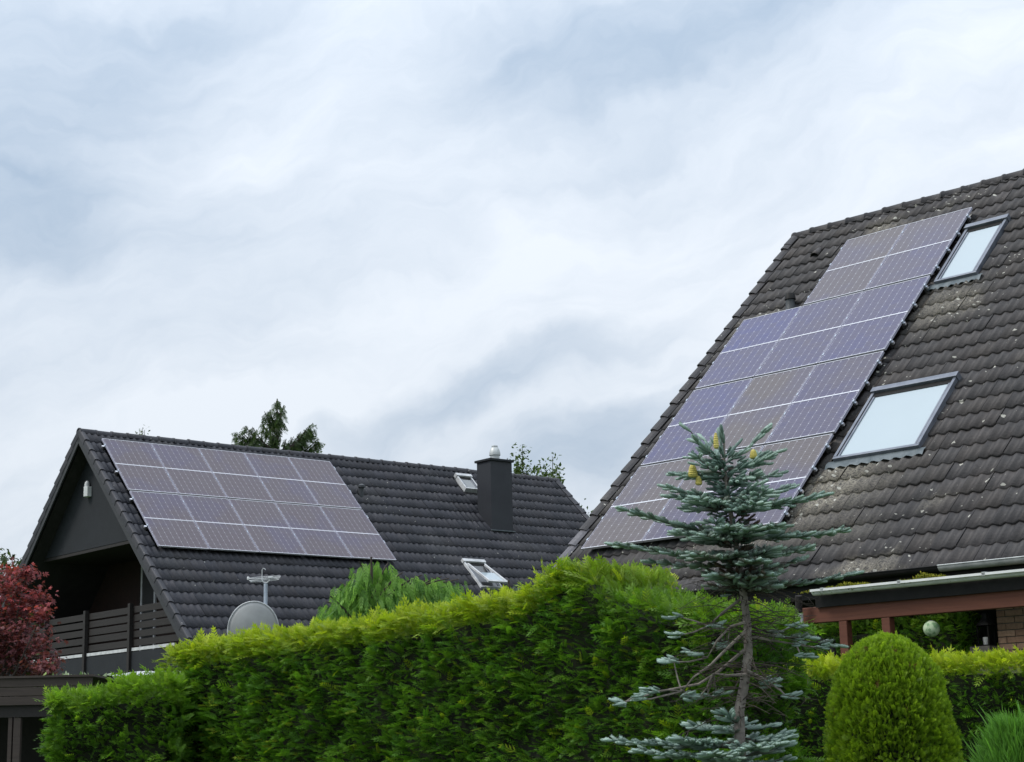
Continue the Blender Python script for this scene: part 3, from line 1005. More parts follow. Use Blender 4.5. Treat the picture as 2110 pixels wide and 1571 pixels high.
# vents
vt = rf.p(0.83, 1.86, TILE_H)
G().tube([vt + np.array([0, 0, -0.12]), vt + np.array([0, 0, 0.02]), vt + np.array([0, 0, 0.05]), vt + np.array([0, 0, 0.22])], [0.12, 0.11, 0.09, 0.082], 14).build('vent_pipe', M['pvc_grey'], hr, True)
G().lathe([(0.085, 0.22), (0.105, 0.225), (0.085, 0.33), (0.08, 0.335)], tuple(vt), 14).build('vent_cap', M['black_metal'], hr, True)
g = G()
v, f = [], []
for x, rr in ((0.0, 0.10), (0.24, 0.055)):
    for k in range(9):
        an = math.pi * k / 8
        v.append(rf.p(0.50 - rr * math.cos(an), 0.02 - x, TILE_H + 0.03 + rr * math.sin(an)))
f = [(k, k + 1, 10 + k, 9 + k) for k in range(8)]
g.add(v, f)
o = g.build('vent_hood_tile', M['tile_right'], hr, True)
tone_mesh(o.data, (1.25, 1.15, 1.05))
sd_ = o.modifiers.new('thick', 'SOLIDIFY')
sd_.thickness = 0.015
# gutters
def half_pipe(x0, x1, y, z, r, slope=0.0, seg=10, th=0.004):
    g = G()
    v, f = [], []
    for x in (x0, x1):
        for rr in (r, r - th):
            for k in range(seg + 1):
                an = math.pi * (1 + k / seg)
                v.append((x, y + rr * math.cos(an), z + rr * math.sin(an)))
    n = seg + 1
    for k in range(seg):
        f.append((k, k + 1, 2 * n + k + 1, 2 * n + k))
        f.append((n + k + 1, n + k, 3 * n + k, 3 * n + k + 1))
    f += [(0, 2 * n, 3 * n, n), (n - 1, 2 * n - 1, 4 * n - 1, 3 * n - 1)]
    f += [(k + 1, k, n + k, n + k + 1) for k in range(seg)] + [(2 * n + k, 2 * n + k + 1, 3 * n + k + 1, 3 * n + k) for k in range(seg)]
    g.add(v, f)
    g.tube([(x0, y - r, z), (x1, y - r, z)], 0.009, 6)
    return g


ge = rf.p(0, RDE, TILE_H)
gy, gz = ge[1] - 0.05, ge[2] - 0.0
half_pipe(0.2, 6.96, gy, gz, 0.075).build('gutter', M['black_metal'], hr, True)
half_pipe(6.96, 12.3, gy, gz + 0.004, 0.078).build('gutter', M['zinc'], hr, True)
g = G()
g.box((-0.3, gy + 0.09, gz - 0.26), (12.2, gy + 0.115, gz - 0.03))
g.build('eave_board', M['black_metal'], hr)
# walls
G().box((0.3, -yrR * 0 + -4.3, 0), (7.3, yrR + 5.5, 3.7)).build('wall', M['under_roof'], hr)
g = G()
bw0, bw1, bn, bztop = 7.36, 10.6, 6.02, 3.72
G().box((bw0 - 0.02, -bn + 0.012, 0), (12.0, -3.0, bztop)).build('brick_wall_core', M['mortar'], hr)
wall = link('brick_wall', None, hr)
bl, bh, jt = 0.24, 0.071, 0.012
bmesh_ = G().box((0, 0, 0), (bl, 0.06, bh)).mesh('brick', M['brick'])
bhalf = G().box((0, 0, 0), (bl / 2 - jt / 2, 0.06, bh)).mesh('brick', M['brick'])
k = 0
for row in range(0, 14):
    z = 2.52 + row * (bh + jt)
    x = bw0 - 0.02
    first = row % 2 == 1
    while x < 9.2:
        me = bhalf if first else bmesh_
        if not first and x + bl > 9.3:
            break
        link('brick', me, wall, (x + random.uniform(-.002, .002), -bn + random.uniform(-.003, .002), z))
        x += (bl / 2 - jt / 2 if first else bl) + jt
        first = False
gm = G().prism([(yrR - 7.4, 3.6), (yrR + 7.4, 3.6), (yrR, zrR - 0.4)], 0.0, 0.25, lambda a, b, t_: (t_, a, b)).build('gable_wall', M['under_roof'], hr)

# veranda in front of the eave (part of the right house)
ver = empty('veranda', rf.world((5.6, -7.7, 0)), (0, 0, rf.yaw))
tag(ver, 'red-brown timber veranda with white mossy gutter below the tiled roof', 'veranda')
ox, oy = 5.6, -7.7          # local origin inside the house frame
vx = lambda x: x - ox
vy = lambda n_: -n_ - oy
half_pipe(vx(5.86), vx(11.5), vy(7.80), 3.455, 0.055).box((vx(5.86), vy(7.885), 3.446), (vx(11.5), vy(7.866), 3.475)).build('gutter', M['white_paint'], ver, True)
for x in (6.02, 7.15, 8.3, 9.4):
    G().box((vx(x), vy(7.885), 3.44), (vx(x) + 0.045, vy(7.865), 3.475)).box((vx(x), vy(7.885), 3.475), (vx(x) + 0.045, vy(7.72), 3.485)).build('gutter_bracket', M['zinc'], ver)
G().box((vx(5.80), vy(7.70), 3.262), (vx(11.5), vy(7.66), 3.45)).build('fascia_board', M['black_metal'], ver)
g = G()
g.add([(vx(5.7), vy(7.68), 3.46), (vx(11.5), vy(7.68), 3.46), (vx(11.5), vy(7.0), 3.50), (vx(5.7), vy(7.0), 3.50),
       (vx(5.7), vy(7.68), 3.49), (vx(11.5), vy(7.68), 3.49), (vx(11.5), vy(7.0), 3.53), (vx(5.7), vy(7.0), 3.53)],
      [(3, 2, 1, 0), (4, 5, 6, 7), (0, 1, 5, 4), (1, 2, 6, 5), (2, 3, 7, 6), (3, 0, 4, 7)]).build('roof_sheet', M['under_roof'], ver)
G().box((vx(5.40), vy(7.655), 3.075), (vx(11.5), vy(7.535), 3.275)).build('beam', M['red_wood'], ver, bevel=0.008)
for x in (6.16, 6.79, 10.9):
    G().box((vx(x) - 0.06, vy(7.65), 0), (vx(x) + 0.06, vy(7.54), 3.073)).build('post', M['red_wood'], ver, bevel=0.008)
for x in (5.9, 6.9, 7.9, 8.9, 9.9, 10.9):
    G().box((vx(x) - 0.04, vy(7.53), 3.28), (vx(x) + 0.04, vy(6.3), 3.42)).build('rafter', M['red_wood'], ver)
G().tube([(vx(5.62), vy(7.80), 3.42), (vx(5.60), vy(7.78), 3.28), (vx(5.585), vy(7.76), 3.20)], 0.045, 10).build('downpipe_outlet', M['dark_brown'], ver, True)
G().tube([(vx(5.585), vy(7.76), 3.20), (vx(5.585), vy(7.76), 3.06)], 0.05, 10).build('downpipe_collar', M['pale_trim'], ver, True)
G().tube([(vx(5.585), vy(7.76), 3.06), (vx(5.62), vy(7.75), 3.0), (vx(5.98), vy(7.66), 2.74), (vx(6.02), vy(7.66), 2.6), (vx(6.02), vy(7.66), 0.1)], 0.05, 10).build('downpipe', M['black_metal'], ver, True)
G().box((vx(6.62), vy(7.66), 3.262), (vx(6.74), vy(7.656), 3.305)).build('metal_plate', M['zinc'], ver)

# paper lantern under the beam
lc = rf.world((7.40, -7.6, 2.90))
pl = empty('paper_lantern', lc)
tag(pl, 'pale green patterned paper ball hanging under the veranda beam', 'lantern')
prof = [(0.095 * math.sin(math.pi * k / 12) + 0.004, -0.095 * math.cos(math.pi * k / 12)) for k in range(13)]
prof = [(r + (0.002 if i % 2 else 0), z) for i, (r, z) in enumerate(prof)]
G().lathe(prof, (0, 0, 0), 22).build('paper_ball', M['lampion'], pl, True)
G().tube([(0, 0, 0.09), (0, 0, 0.15)], 0.003, 5).build('cord', M['black_metal'], pl)
G().lathe([(0.02, 0.088), (0.02, 0.098)], (0, 0, 0), 10).build('top_ring', M['zinc'], pl)

# wall lantern beside the bricks
q = rf.world((7.20, -6.06, 2.74))
wlt = empty('wall_lantern', q, (0, 0, rf.yaw))
tag(wlt, 'dark lantern with a white candle glass beside the brick wall', 'lantern')
G().box((-0.085, -0.085, 0), (0.085, 0.085, 0.02)).build('base', M['black_metal'], wlt)
for a in (-1, 1):
    for b in (-1, 1):
        G().box((a * 0.075 - 0.008, b * 0.075 - 0.008, 0.02), (a * 0.075 + 0.008, b * 0.075 + 0.008, 0.26)).build('bar', M['black_metal'], wlt)
G().lathe([(0.125, 0.26), (0.12, 0.275), (0.05, 0.35), (0.045, 0.40), (0.03, 0.42)], (0, 0, 0), 8).build('hood', M['black_metal'], wlt)
G().lathe([(0.032, 0.02), (0.036, 0.11), (0.034, 0.115)], (0, -0.02, 0), 12).build('candle_glass', M['white_paint'], wlt, True)
G().box((-0.03, 0.085, 0.1), (0.03, 0.09, 0.16)).build('back_plate', M['black_metal'], wlt)
lw = G().box((-0.02, -0.0, 0), (0.02, 0.02, 0)).v
G().box((7.06 - 0.0, -6.24, 2.0), (7.34, -5.95, 2.738)).build('wall_pier', M['mortar'], hr)


# =================================================================== foliage tools
def norm(a):
    return a / (np.linalg.norm(a, axis=-1, keepdims=True) + 1e-9)


def frond_template(pairs=5, length=1.0, spread=0.30, droop=0.15, leaf=0.34, lw_=0.075):
    """flat feathery spray along +x, curving down at the tip"""
    V, Fc = [], []

    def leafq(p, d, ln, wd):
        d = np.array(d, float)
        d /= np.linalg.norm(d)
        s_ = np.cross(d, (0, 0, 1))
        s_ /= np.linalg.norm(s_) + 1e-9
        b = len(V)
        V.extend([p, p + d * ln * 0.5 + s_ * wd / 2, p + d * ln, p + d * ln * 0.5 - s_ * wd / 2])
        Fc.append((b, b + 1, b + 2, b + 3))
    for k in range(pairs):
        t = (k + 0.6) / (pairs + 0.4)
        p = np.array([t * length * 0.8, 0, -droop * t * t])
        ln = leaf * (1.0 - 0.45 * t)
        for sg in (1, -1):
            leafq(p, (1.0, sg * 0.95, -0.25 * t + 0.1), ln, lw_ * 1.2)
    leafq(np.array([0.0, 0, 0]), (1, 0, -droop * 0.4), length * 0.6, lw_ * 0.8)
    leafq(np.array([length * 0.55, 0, -droop * 0.3]), (1, 0, -droop * 1.4), length * 0.45, lw_ * 1.1)
    return np.array(V), np.array(Fc)


def needle_template(n=26):
    """finger-thick fir shoot along +x: stem plus forward, upward swept needles"""
    V, Fc = [], []
    seg = 5
    for x, r in ((0, 0.08), (0.5, 0.155), (0.88, 0.13), (1.0, 0.03)):
        for k in range(seg):
            an = 2 * math.pi * k / seg
            V.append((x, r * math.cos(an), r * 0.8 * math.sin(an) + 0.06 * x * x))
    for i in range(3):
        for k in range(seg):
            Fc.append((i * seg + k, i * seg + (k + 1) % seg, (i + 1) * seg + (k + 1) % seg, (i + 1) * seg + k))
    for k in range(n):
        x = 0.05 + 0.9 * k / n
        an = random.uniform(-0.35, math.pi + 0.35)
        d = np.array([0.85, math.cos(an), 0.75 * math.sin(an) + 0.15])
        d /= np.linalg.norm(d)
        s_ = np.cross(d, (0.3, 0.2, 1))
        s_ /= np.linalg.norm(s_)
        p = np.array([x, 0, 0.06 * x * x])
        ln = random.uniform(0.20, 0.28)
        b = len(V)
        V.extend([tuple(p - s_ * 0.022), tuple(p + s_ * 0.022), tuple(p + d * ln + s_ * 0.01), tuple(p + d * ln - s_ * 0.01)])
        Fc.append((b, b + 1, b + 2, b + 3))
    return np.array(V, float), np.array(Fc)


def leaf_template():
    V = np.array([(0, 0, 0), (0.45, 0.28, 0.05), (1.0, 0, -0.08), (0.45, -0.28, 0.05)], float)
    return V, np.array([(0, 1, 2, 3)])


def maple_template():
    V, Fc = [], []
    for an, ln in ((0, 1.0), (0.75, 0.85), (-0.75, 0.85), (1.5, 0.55), (-1.5, 0.55)):
        d = np.array([math.cos(an), math.sin(an), 0])
        s_ = np.array([-d[1], d[0], 0])
        b = len(V)
        V += [(0, 0, 0), tuple(d * ln * 0.5 + s_ * 0.16), tuple(d * ln + np.array([0, 0, -0.15])), tuple(d * ln * 0.5 - s_ * 0.16)]
        Fc.append((b, b + 1, b + 2, b + 3))
    return np.array(V, float), np.array(Fc)


def blade_template():
    V = np.array([(0, -.03, 0), (0, .03, 0), (0.4, .028, 0.0), (0.4, -.028, 0.0), (0.75, .02, -0.04), (0.75, -.02, -0.04), (1, 0.002, -0.12), (1, -0.002, -0.12)])
    return V, np.array([(0, 1, 2, 3), (3, 2, 4, 5), (5, 4, 6, 7)])


def scatter(name, temps, pos, dirs, ups, size, col, mat, parent, wscale=1.0, kind=None):
    """one mesh holding a template at every position; dirs = long axis, ups = approximate surface normal of the spray"""
    pos, dirs, ups = np.asarray(pos), norm(np.asarray(dirs)), np.asarray(ups)
    size = np.broadcast_to(np.asarray(size, float), (len(pos),))
    col = np.asarray(col)
    s_ = norm(np.cross(ups, dirs))
    u_ = np.cross(dirs, s_)
    which = rng.integers(0, len(temps), len(pos))
    VV, FF, CC, nb = [], [], [], 0
    for k, (V, Fc) in enumerate(temps):
        idx = np.nonzero(which == k)[0]
        if len(idx) == 0:
            continue
        n, m = len(idx), len(V)
        loc = V[None] * size[idx][:, None, None]
        pts = (pos[idx][:, None] + loc[..., 0:1] * dirs[idx][:, None] + loc[..., 1:2] * wscale * s_[idx][:, None]
               + loc[..., 2:3] * u_[idx][:, None])
        VV.append(pts.reshape(-1, 3))
        FF.append((Fc[None] + (np.arange(n) * m)[:, None, None]).reshape(-1, Fc.shape[1]) + nb)
        tipf = 0.82 + 0.36 * np.clip(V[:, 0], 0, 1)
        CC.append((col[idx][:, None] * tipf[None, :, None]).reshape(-1, 3))
        nb += n * m
    me = np_mesh(name, np.concatenate(VV), np.concatenate(FF), mat, np.concatenate(CC))
    o = link(name, me, parent)
    if kind:
        tag(o, kind=kind)
    return o


FR = [frond_template(5, 1.0, 0.3, 0.18), frond_template(6, 1.0, 0.3, 0.34, 0.30), frond_template(4, 1.0, 0.3, 0.06, 0.42)]
FRT = [frond_template(5, 1.0, 0.3, 0.05, 0.40, 0.085), frond_template(4, 1.0, 0.3, -0.08, 0.46, 0.09)]
NEED = [needle_template(), needle_template(), needle_template(22)]
LEAF = [leaf_template()]
MAP = [maple_template()]
BLADE = [blade_template()]


def lerp(a, b, t):
    return np.asarray(a) * (1 - t) + np.asarray(b) * t


def smooth_noise(a, b, seed, f=1.0):
    r = np.random.default_rng(seed)
    out = np.zeros_like(a)
    for k in range(7):
        fa, fb, ph = r.uniform(0.6, 4.5) * f, r.uniform(0.6, 4.5) * f, r.uniform(0, 6.28)
        out += np.sin(a * fa * 2 + ph) * np.cos(b * fb * 2 + ph * 1.7) / 7 * 2.2
    return out


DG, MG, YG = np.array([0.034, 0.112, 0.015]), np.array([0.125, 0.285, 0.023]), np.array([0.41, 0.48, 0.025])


def hedge(name, A, B, topA, topB, thick, label, size=0.13, dens=900, z_lo=1.3, seed=1, fresh=1.0, lean=(-0.35, 0, 0.35), top_fn=None, dark=DG, mid=MG, young=YG, group=None, bump=0.10):
    """clipped hedge: front edge A->B on plan (left to right as seen), thick metres deep behind it"""
    A, B = np.array(A, float), np.array(B, float)
    Ln = np.linalg.norm(B - A)
    ux = (B - A) / Ln
    nx = np.array([ux[1], -ux[0]])         # towards the camera
    root = empty(name, ((A[0] + B[0]) / 2, (A[1] + B[1]) / 2, 0))
    tag(root, label, 'hedge', group)
    o2 = np.array([root.location[0], root.location[1], 0])

    def top(s):
        z = topA + (topB - topA) * s / Ln
        if top_fn is not None:
            z = z + top_fn(s)
        return z
    parts = []
    zmean = float(np.mean(top(np.linspace(0, Ln, 50))))
    nf = int(Ln * (zmean - z_lo) * dens)
    s = rng.uniform(0, Ln, nf)
    z = z_lo + (top(s) - z_lo) * rng.uniform(0, 1, nf)
    dep = rng.exponential(0.05, nf)
    parts.append((s, -dep, z, np.tile([0, 1, 0.0], (nf, 1))))             # front
    nt = int(Ln * thick * dens * 0.9)
    s = rng.uniform(-0.03, Ln + 0.03, nt)
    parts.append((s, -rng.uniform(0, thick, nt), top(s) - rng.exponential(0.05, nt), np.tile([0, 0.0, 1], (nt, 1))))
    ne = int(thick * (zmean - z_lo) * dens)
    for sgn, s0, tp in ((-1, 0.0, float(top(np.array([0.0]))[0])), (1, Ln, float(top(np.array([Ln]))[0]))):
        z = rng.uniform(z_lo, tp, ne)
        parts.append((np.full(ne, s0) - sgn * rng.exponential(0.05, ne), -rng.uniform(0, thick, ne), z, np.tile([sgn, 0, 0.0], (ne, 1))))
    nb = int(Ln * 0.5 * dens * 0.5)
    s = rng.uniform(0, Ln, nb)
    parts.append((s, -thick + rng.exponential(0.05, nb), top(s) - rng.uniform(0, 0.6, nb), np.tile([0, -1, 0.0], (nb, 1))))
    nl = int(Ln * z_lo * 120)
    s = rng.uniform(0, Ln, nl)
    parts.append((s, -rng.exponential(0.04, nl), rng.uniform(0.05, z_lo, nl), np.tile([0, 1, 0.0], (nl, 1))))
    S = np.concatenate([p[0] for p in parts])
    T = np.concatenate([p[1] for p in parts])
    Z = np.concatenate([p[2] for p in parts])
    NN = np.concatenate([p[3] for p in parts])
    bp = smooth_noise(S * 1.6, Z * 1.9, seed, 1.0) * bump + smooth_noise(S * 5, Z * 5.5, seed + 5, 1.0) * bump * 0.5
    S = S + bp * NN[:, 0]
    T = T + bp * NN[:, 1]
    Z = Z + bp * NN[:, 2] * 0.6
    pos = np.stack([A[0] + ux[0] * S + nx[0] * T, A[1] + ux[1] * S + nx[1] * T, Z], -1) - o2
    nw = np.stack([ux[0] * NN[:, 0] + nx[0] * NN[:, 1], ux[1] * NN[:, 0] + nx[1] * NN[:, 1], NN[:, 2]], -1)
    n = len(pos)
    le = np.array([ux[0] * lean[0], ux[1] * lean[0], lean[2]])
    dirs = norm(nw * 0.75 + le + rng.normal(0, 0.33, (n, 3)))
    ups = norm(np.array([0, 0, 1.0]) + nw * 0.35 + rng.normal(0, 0.35, (n, 3)))
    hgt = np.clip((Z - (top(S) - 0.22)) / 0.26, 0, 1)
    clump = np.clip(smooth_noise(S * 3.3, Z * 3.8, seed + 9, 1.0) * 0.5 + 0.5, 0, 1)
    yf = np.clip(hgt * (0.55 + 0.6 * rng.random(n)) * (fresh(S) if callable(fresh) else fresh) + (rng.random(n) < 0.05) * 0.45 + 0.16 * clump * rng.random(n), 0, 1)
    t1 = np.clip(0.25 + 0.65 * clump * rng.random(n) + rng.normal(0, 0.16, n), 0, 1)
    col = lerp(dark, mid, t1[:, None])
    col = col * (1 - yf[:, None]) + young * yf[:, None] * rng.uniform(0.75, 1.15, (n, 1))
    sz = size * rng.uniform(0.5, 1.25, n) * (0.8 + 0.45 * clump) * (1 + 0.2 * hgt) * np.where(rng.random(n) < 0.05, 1.35, 1.0)
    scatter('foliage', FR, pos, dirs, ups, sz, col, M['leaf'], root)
    # woody core inside the leaf shell
    g = G()
    ns = 24
    ins = 0.10
    v = []
    for k in range(ns + 1):
        s_ = ins + (Ln - 2 * ins) * k / ns
        zt = float(top(np.array([s_]))[0]) - 0.13
        for tt, zz in ((-ins, 0.0), (-ins, zt), (-thick + ins, zt), (-thick + ins, 0.0)):
            v.append((A[0] + ux[0] * s_ + nx[0] * tt - o2[0], A[1] + ux[1] * s_ + nx[1] * tt - o2[1], zz))
    f = []
    for k in range(ns):
        for e in range(3):
            f.append((4 * k + e, 4 * k + e + 1, 4 * k + 5 + e, 4 * k + 4 + e))
    f += [(0, 3, 2, 1), (4 * ns, 4 * ns + 1, 4 * ns + 2, 4 * ns + 3)]
    g.add(v, f).build('inner_twigs', M['twig'], root)
    return root


def top_profile(A, B, pix):
    A, B = np.array(A[:2]), np.array(B[:2])
    ux = (B - A) / np.linalg.norm(B - A)
    S, Z = [], []
    for x, y in pix:
        d = P(x, y, 10.0) - EYE
        m_ = np.array([[d[0], -ux[0]], [d[1], -ux[1]]])
        t_, s_ = np.linalg.solve(m_, A - EYE[:2])
        S.append(s_)
        Z.append(EYE[2] + d[2] * t_)
    return lambda s: np.interp(s, S, Z)


a, b = P(345, 1330, 16.0), P(1475, 1234, 12.2)
tpf = top_profile(a, b, [(345, 1350), (380, 1338), (600, 1308), (800, 1280), (1000, 1243), (1090, 1225), (1120, 1195), (1150, 1168), (1175, 1163), (1205, 1186), (1250, 1217), (1300, 1238), (1390, 1258), (1560, 1268)])
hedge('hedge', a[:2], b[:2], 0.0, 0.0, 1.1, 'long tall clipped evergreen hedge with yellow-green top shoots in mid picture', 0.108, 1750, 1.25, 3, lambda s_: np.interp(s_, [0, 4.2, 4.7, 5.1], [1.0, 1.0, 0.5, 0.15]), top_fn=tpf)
a, b = P(105, 1440, 15.2), P(365, 1400, 15.3)
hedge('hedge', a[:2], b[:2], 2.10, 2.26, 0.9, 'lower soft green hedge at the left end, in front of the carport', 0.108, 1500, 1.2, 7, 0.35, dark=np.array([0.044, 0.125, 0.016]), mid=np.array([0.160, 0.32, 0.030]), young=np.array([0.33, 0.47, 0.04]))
a, b = P(1380, 1385, 18.6), P(2300, 1345, 17.4)
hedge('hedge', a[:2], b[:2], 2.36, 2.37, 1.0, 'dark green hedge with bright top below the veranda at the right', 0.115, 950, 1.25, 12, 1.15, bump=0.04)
# dark evergreen mass under and behind the veranda
q0, q1 = RIGHT.world((3.6, -6.35, 0)), RIGHT.world((7.0, -6.35, 0))
hedge('hedge', q0[:2], q1[:2], 3.12, 3.12, 0.5, 'dark green shrub wall behind the veranda posts', 0.12, 700, 1.4, 21, 0.1)

# bare tall shoots on the long hedge's tuft
# ------------------------------------------------------------------ clipped thuja dome
def dome(name, c, rad, z_top, label, size, n, seed, young):
    root = empty(name, (c[0], c[1], 0))
    tag(root, label, 'bush')
    z0 = 0.6
    t = rng.random(n)
    z = z_top * (0.28 + 0.72 * np.sqrt(t))
    z = np.where(rng.random(n) < 0.1, rng.uniform(0.05, 0.7, n), z)
    zz = np.clip((z - z0) / (z_top - z0), 0, 1)
    rr = rad * (1 - zz ** 5.5) ** 0.5
    an = rng.uniform(0, 2 * math.pi, n)
    bp = 1 + 0.06 * smooth_noise(an * 1.5, z * 4, seed) + 0.035 * smooth_noise(an * 6, z * 14, seed + 1)
    rr = np.maximum(rr * bp - rng.exponential(0.03, n), 0)
    pos = np.stack([rr * np.cos(an), rr * np.sin(an), z], -1)
    nrm = norm(np.stack([np.cos(an) * (1 - zz ** 3), np.sin(an) * (1 - zz ** 3), 0.15 + 1.3 * zz ** 3], -1))
    dirs = norm(nrm * 0.9 + np.array([0, 0, 0.35]) + rng.normal(0, 0.42, (n, 3)))
    ups = norm(np.cross(nrm, np.array([0, 0, 1.0])) + rng.normal(0, 0.6, (n, 3)))
    clump = np.clip(smooth_noise(an * 5, z * 10, seed + 2) * 0.6 + 0.5, 0, 1)
    t1 = np.clip(0.1 + 0.75 * clump * rng.random(n) + rng.normal(0, 0.13, n) + 0.3 * zz ** 3, 0, 1)
    col = lerp(np.array([0.075, 0.145, 0.012]), young, t1[:, None])
    col[(rng.random(n) < 0.35) & (smooth_noise(an * 3, z * 8, seed + 4) > 0.75)] = (0.12, 0.075, 0.03)
    size = size * np.where(rng.random(n) < 0.008, 1.6, 1.0)
    scatter('foliage', FRT, pos, dirs, ups, size * rng.uniform(0.6, 1.4, n), col, M['leaf'], root)
    prof = []
    for k in range(12):
        zk = z_top * 0.95 * k / 11
        zq = np.clip((zk - z0) / (z_top - z0), 0, 1)
        prof.append((max(0.01, rad * (1 - zq ** 5.5) ** 0.5 - 0.06), zk))
    G().lathe(prof, (0, 0, 0), 20).build('inner_twigs', M['twig'], root, True)
    return root


dome('thuja_bush', P(1828, 1400, 12.0), 0.418, 2.27, 'yellow-green clipped thuja dome in front of the right hedge', 0.048, 34000, 31, np.array([0.31, 0.455, 0.028]))

# ------------------------------------------------------------------ feathery shrub at lower right
c = P(2105, 1560, 9.6)
root = empty('feathery_shrub', (c[0], c[1], 0))
tag(root, 'bright green feathery shrub at the bottom right corner', 'shrub')
n = 22000
an = rng.uniform(0, 2 * math.pi, n)
zz = rng.random(n) ** 0.7
z = 0.1 + 1.55 * zz
rr = 0.37 * np.sqrt(np.clip(1 - (zz * 0.97) ** 2.6, 0, 1)) * np.sqrt(rng.uniform(0.25, 1, n))
pos = np.stack([rr * np.cos(an), rr * np.sin(an), z], -1)
dirs = norm(np.stack([np.cos(an) * 0.42, np.sin(an) * 0.42, np.ones(n)], -1) + rng.normal(0, 0.25, (n, 3)))
col = lerp(np.array([0.035, 0.100, 0.018]), np.array([0.13, 0.29, 0.05]), np.clip(zz * 0.7 + rng.normal(0.1, 0.25, n), 0, 1)[:, None])
sz = rng.uniform(0.06, 0.13, n) * np.where(rng.random(n) < 0.02, 1.7, 1.0)
scatter('foliage', BLADE, pos, dirs, rng.normal(0, 1, (n, 3)), sz, col, M['leaf'], root, 0.8)
G().lathe([(0.10, 0), (0.2, 0.5), (0.18, 1.1), (0.05, 1.5)], (0, 0, 0), 12).build('inner_twigs', M['twig'], root)


# ------------------------------------------------------------------ blue fir
FD = 10.6
base = P(1527, 1571, FD)
fir = empty('fir_tree', (base[0], base[1], 0))
tag(fir, 'slender blue-green fir with yellow cones at its top, in front of the hedge', 'tree')
fo = np.array([base[0], base[1], 0])
tr_px = [(1492, 896), (1492, 955), (1503, 1043), (1518, 1130), (1531, 1217), (1540, 1286), (1542, 1346), (1533, 1415), (1523, 1465), (1526, 1571)]
tr = [P(x, y, FD) - fo for x, y in tr_px]
tr += [np.array([0.03, 0.0, 0.8]), np.array([0.0, 0, -0.05])]
rad = list(np.interp(np.arange(len(tr)), [0, 1, 4, 6, 9, 11], [0.006, 0.010, 0.023, 0.027, 0.034, 0.055]))
G().tube(tr, rad, 10).build('trunk', M['bark_grey'], fir, True)
tz = np.array([p[2] for p in tr])[::-1]
tx = np.array([p[0] for p in tr])[::-1]
ty = np.array([p[1] for p in tr])[::-1]


def trunk_at(z):
    return np.array([np.interp(z, tz, tx), np.interp(z, tz, ty), z])


sp, sdr, sup, ssz, scl = [], [], [], [], []
FB, FS = np.array([0.070, 0.122, 0.102]), np.array([0.33, 0.44, 0.385])
BROWN = np.array([0.085, 0.042, 0.026])


def shoot(p, d, ln, tone, brown=0.0):
    sp.append(p)
    sdr.append(d)
    sup.append(np.array([0, 0, 1.0]) + np.random.default_rng(len(sp)).normal(0, 0.25, 3))
    ssz.append(ln)
    c_ = FB * (1 - tone) + FS * tone
    scl.append(c_ * (1 - brown) + BROWN * brown)


def fir_limb(p0, tip, bare=0.25, dense=1.0, shoots=True, brown=0.0, droop=0.03, upturn=0.02, thick=0.008, width=1.0):
    p0, tip = np.array(p0), np.array(tip)
    L_ = np.linalg.norm(tip - p0)
    d = (tip - p0) / L_
    mid = (p0 + tip) / 2 + np.array([0, 0, -droop])
    path = []
    for k in range(9):
        t = k / 8
        path.append((1 - t) ** 2 * p0 + 2 * t * (1 - t) * mid + t * t * tip + np.array([0, 0, upturn * t ** 3]))
    G().tube(path, list(np.linspace(thick, 0.003, 9)), 6).build('branch', M['bark_dark'] if shoots else M['bark_grey'], fir)
    if not shoots:
        return path
    s_ = np.cross(d, (0, 0, 1))
    s_ /= np.linalg.norm(s_)
    pp = np.array(path)
    n = max(3, int(L_ * (1 - bare) / 0.042 * dense))
    for k in range(n):
        t = bare + (1 - bare) * (k + random.random()) / n
        p = np.array([np.interp(t * 8, range(9), pp[:, i]) for i in range(3)])
        tw = (0.05 + 0.30 * L_ * (1 - t)) * width * random.uniform(0.6, 1.2)
        for sg in (1, -1):
            if random.random() < 0.12:
                continue
            td = d * 0.75 + s_ * sg * random.uniform(0.5, 1.0) + np.array([0, 0, random.uniform(-0.08, 0.12)])
            td /= np.linalg.norm(td)
            q = p.copy()
            m = max(1, int(tw / 0.042))
            br = brown if random.random() < 0.75 else 0.0
            if t < 0.45 and random.random() < 0.3:
                br = max(br, 0.5)
            for j in range(m):
                shoot(q, td + np.array([0, 0, random.uniform(-.1, .35)]), random.uniform(0.06, 0.095), random.uniform(0.15, 0.75) + 0.25 * j / m, br)
                if random.random() < 0.6:
                    sd2 = td + np.cross(td, (0, 0, 1)) * random.choice((-1, 1)) * 0.8 + np.array([0, 0, 0.1])
                    shoot(q, sd2 / np.linalg.norm(sd2), random.uniform(0.045, 0.07), random.uniform(0.2, 0.9), br)
                q = q + td * 0.042
            shoot(q, td, random.uniform(0.06, 0.085), random.uniform(0.5, 1.0), br * 0.5)
        if random.random() < 0.7:
            shoot(p, d + np.array([0, 0, random.uniform(0.1, 0.5)]), random.uniform(0.05, 0.08), random.uniform(0.3, 0.9), brown)
    shoot(tip + np.array([0, 0, upturn]), d, 0.09, 0.9)
    return path


def tipP(px, py, dd=0.0):
    return P(px, py, FD + dd) - fo


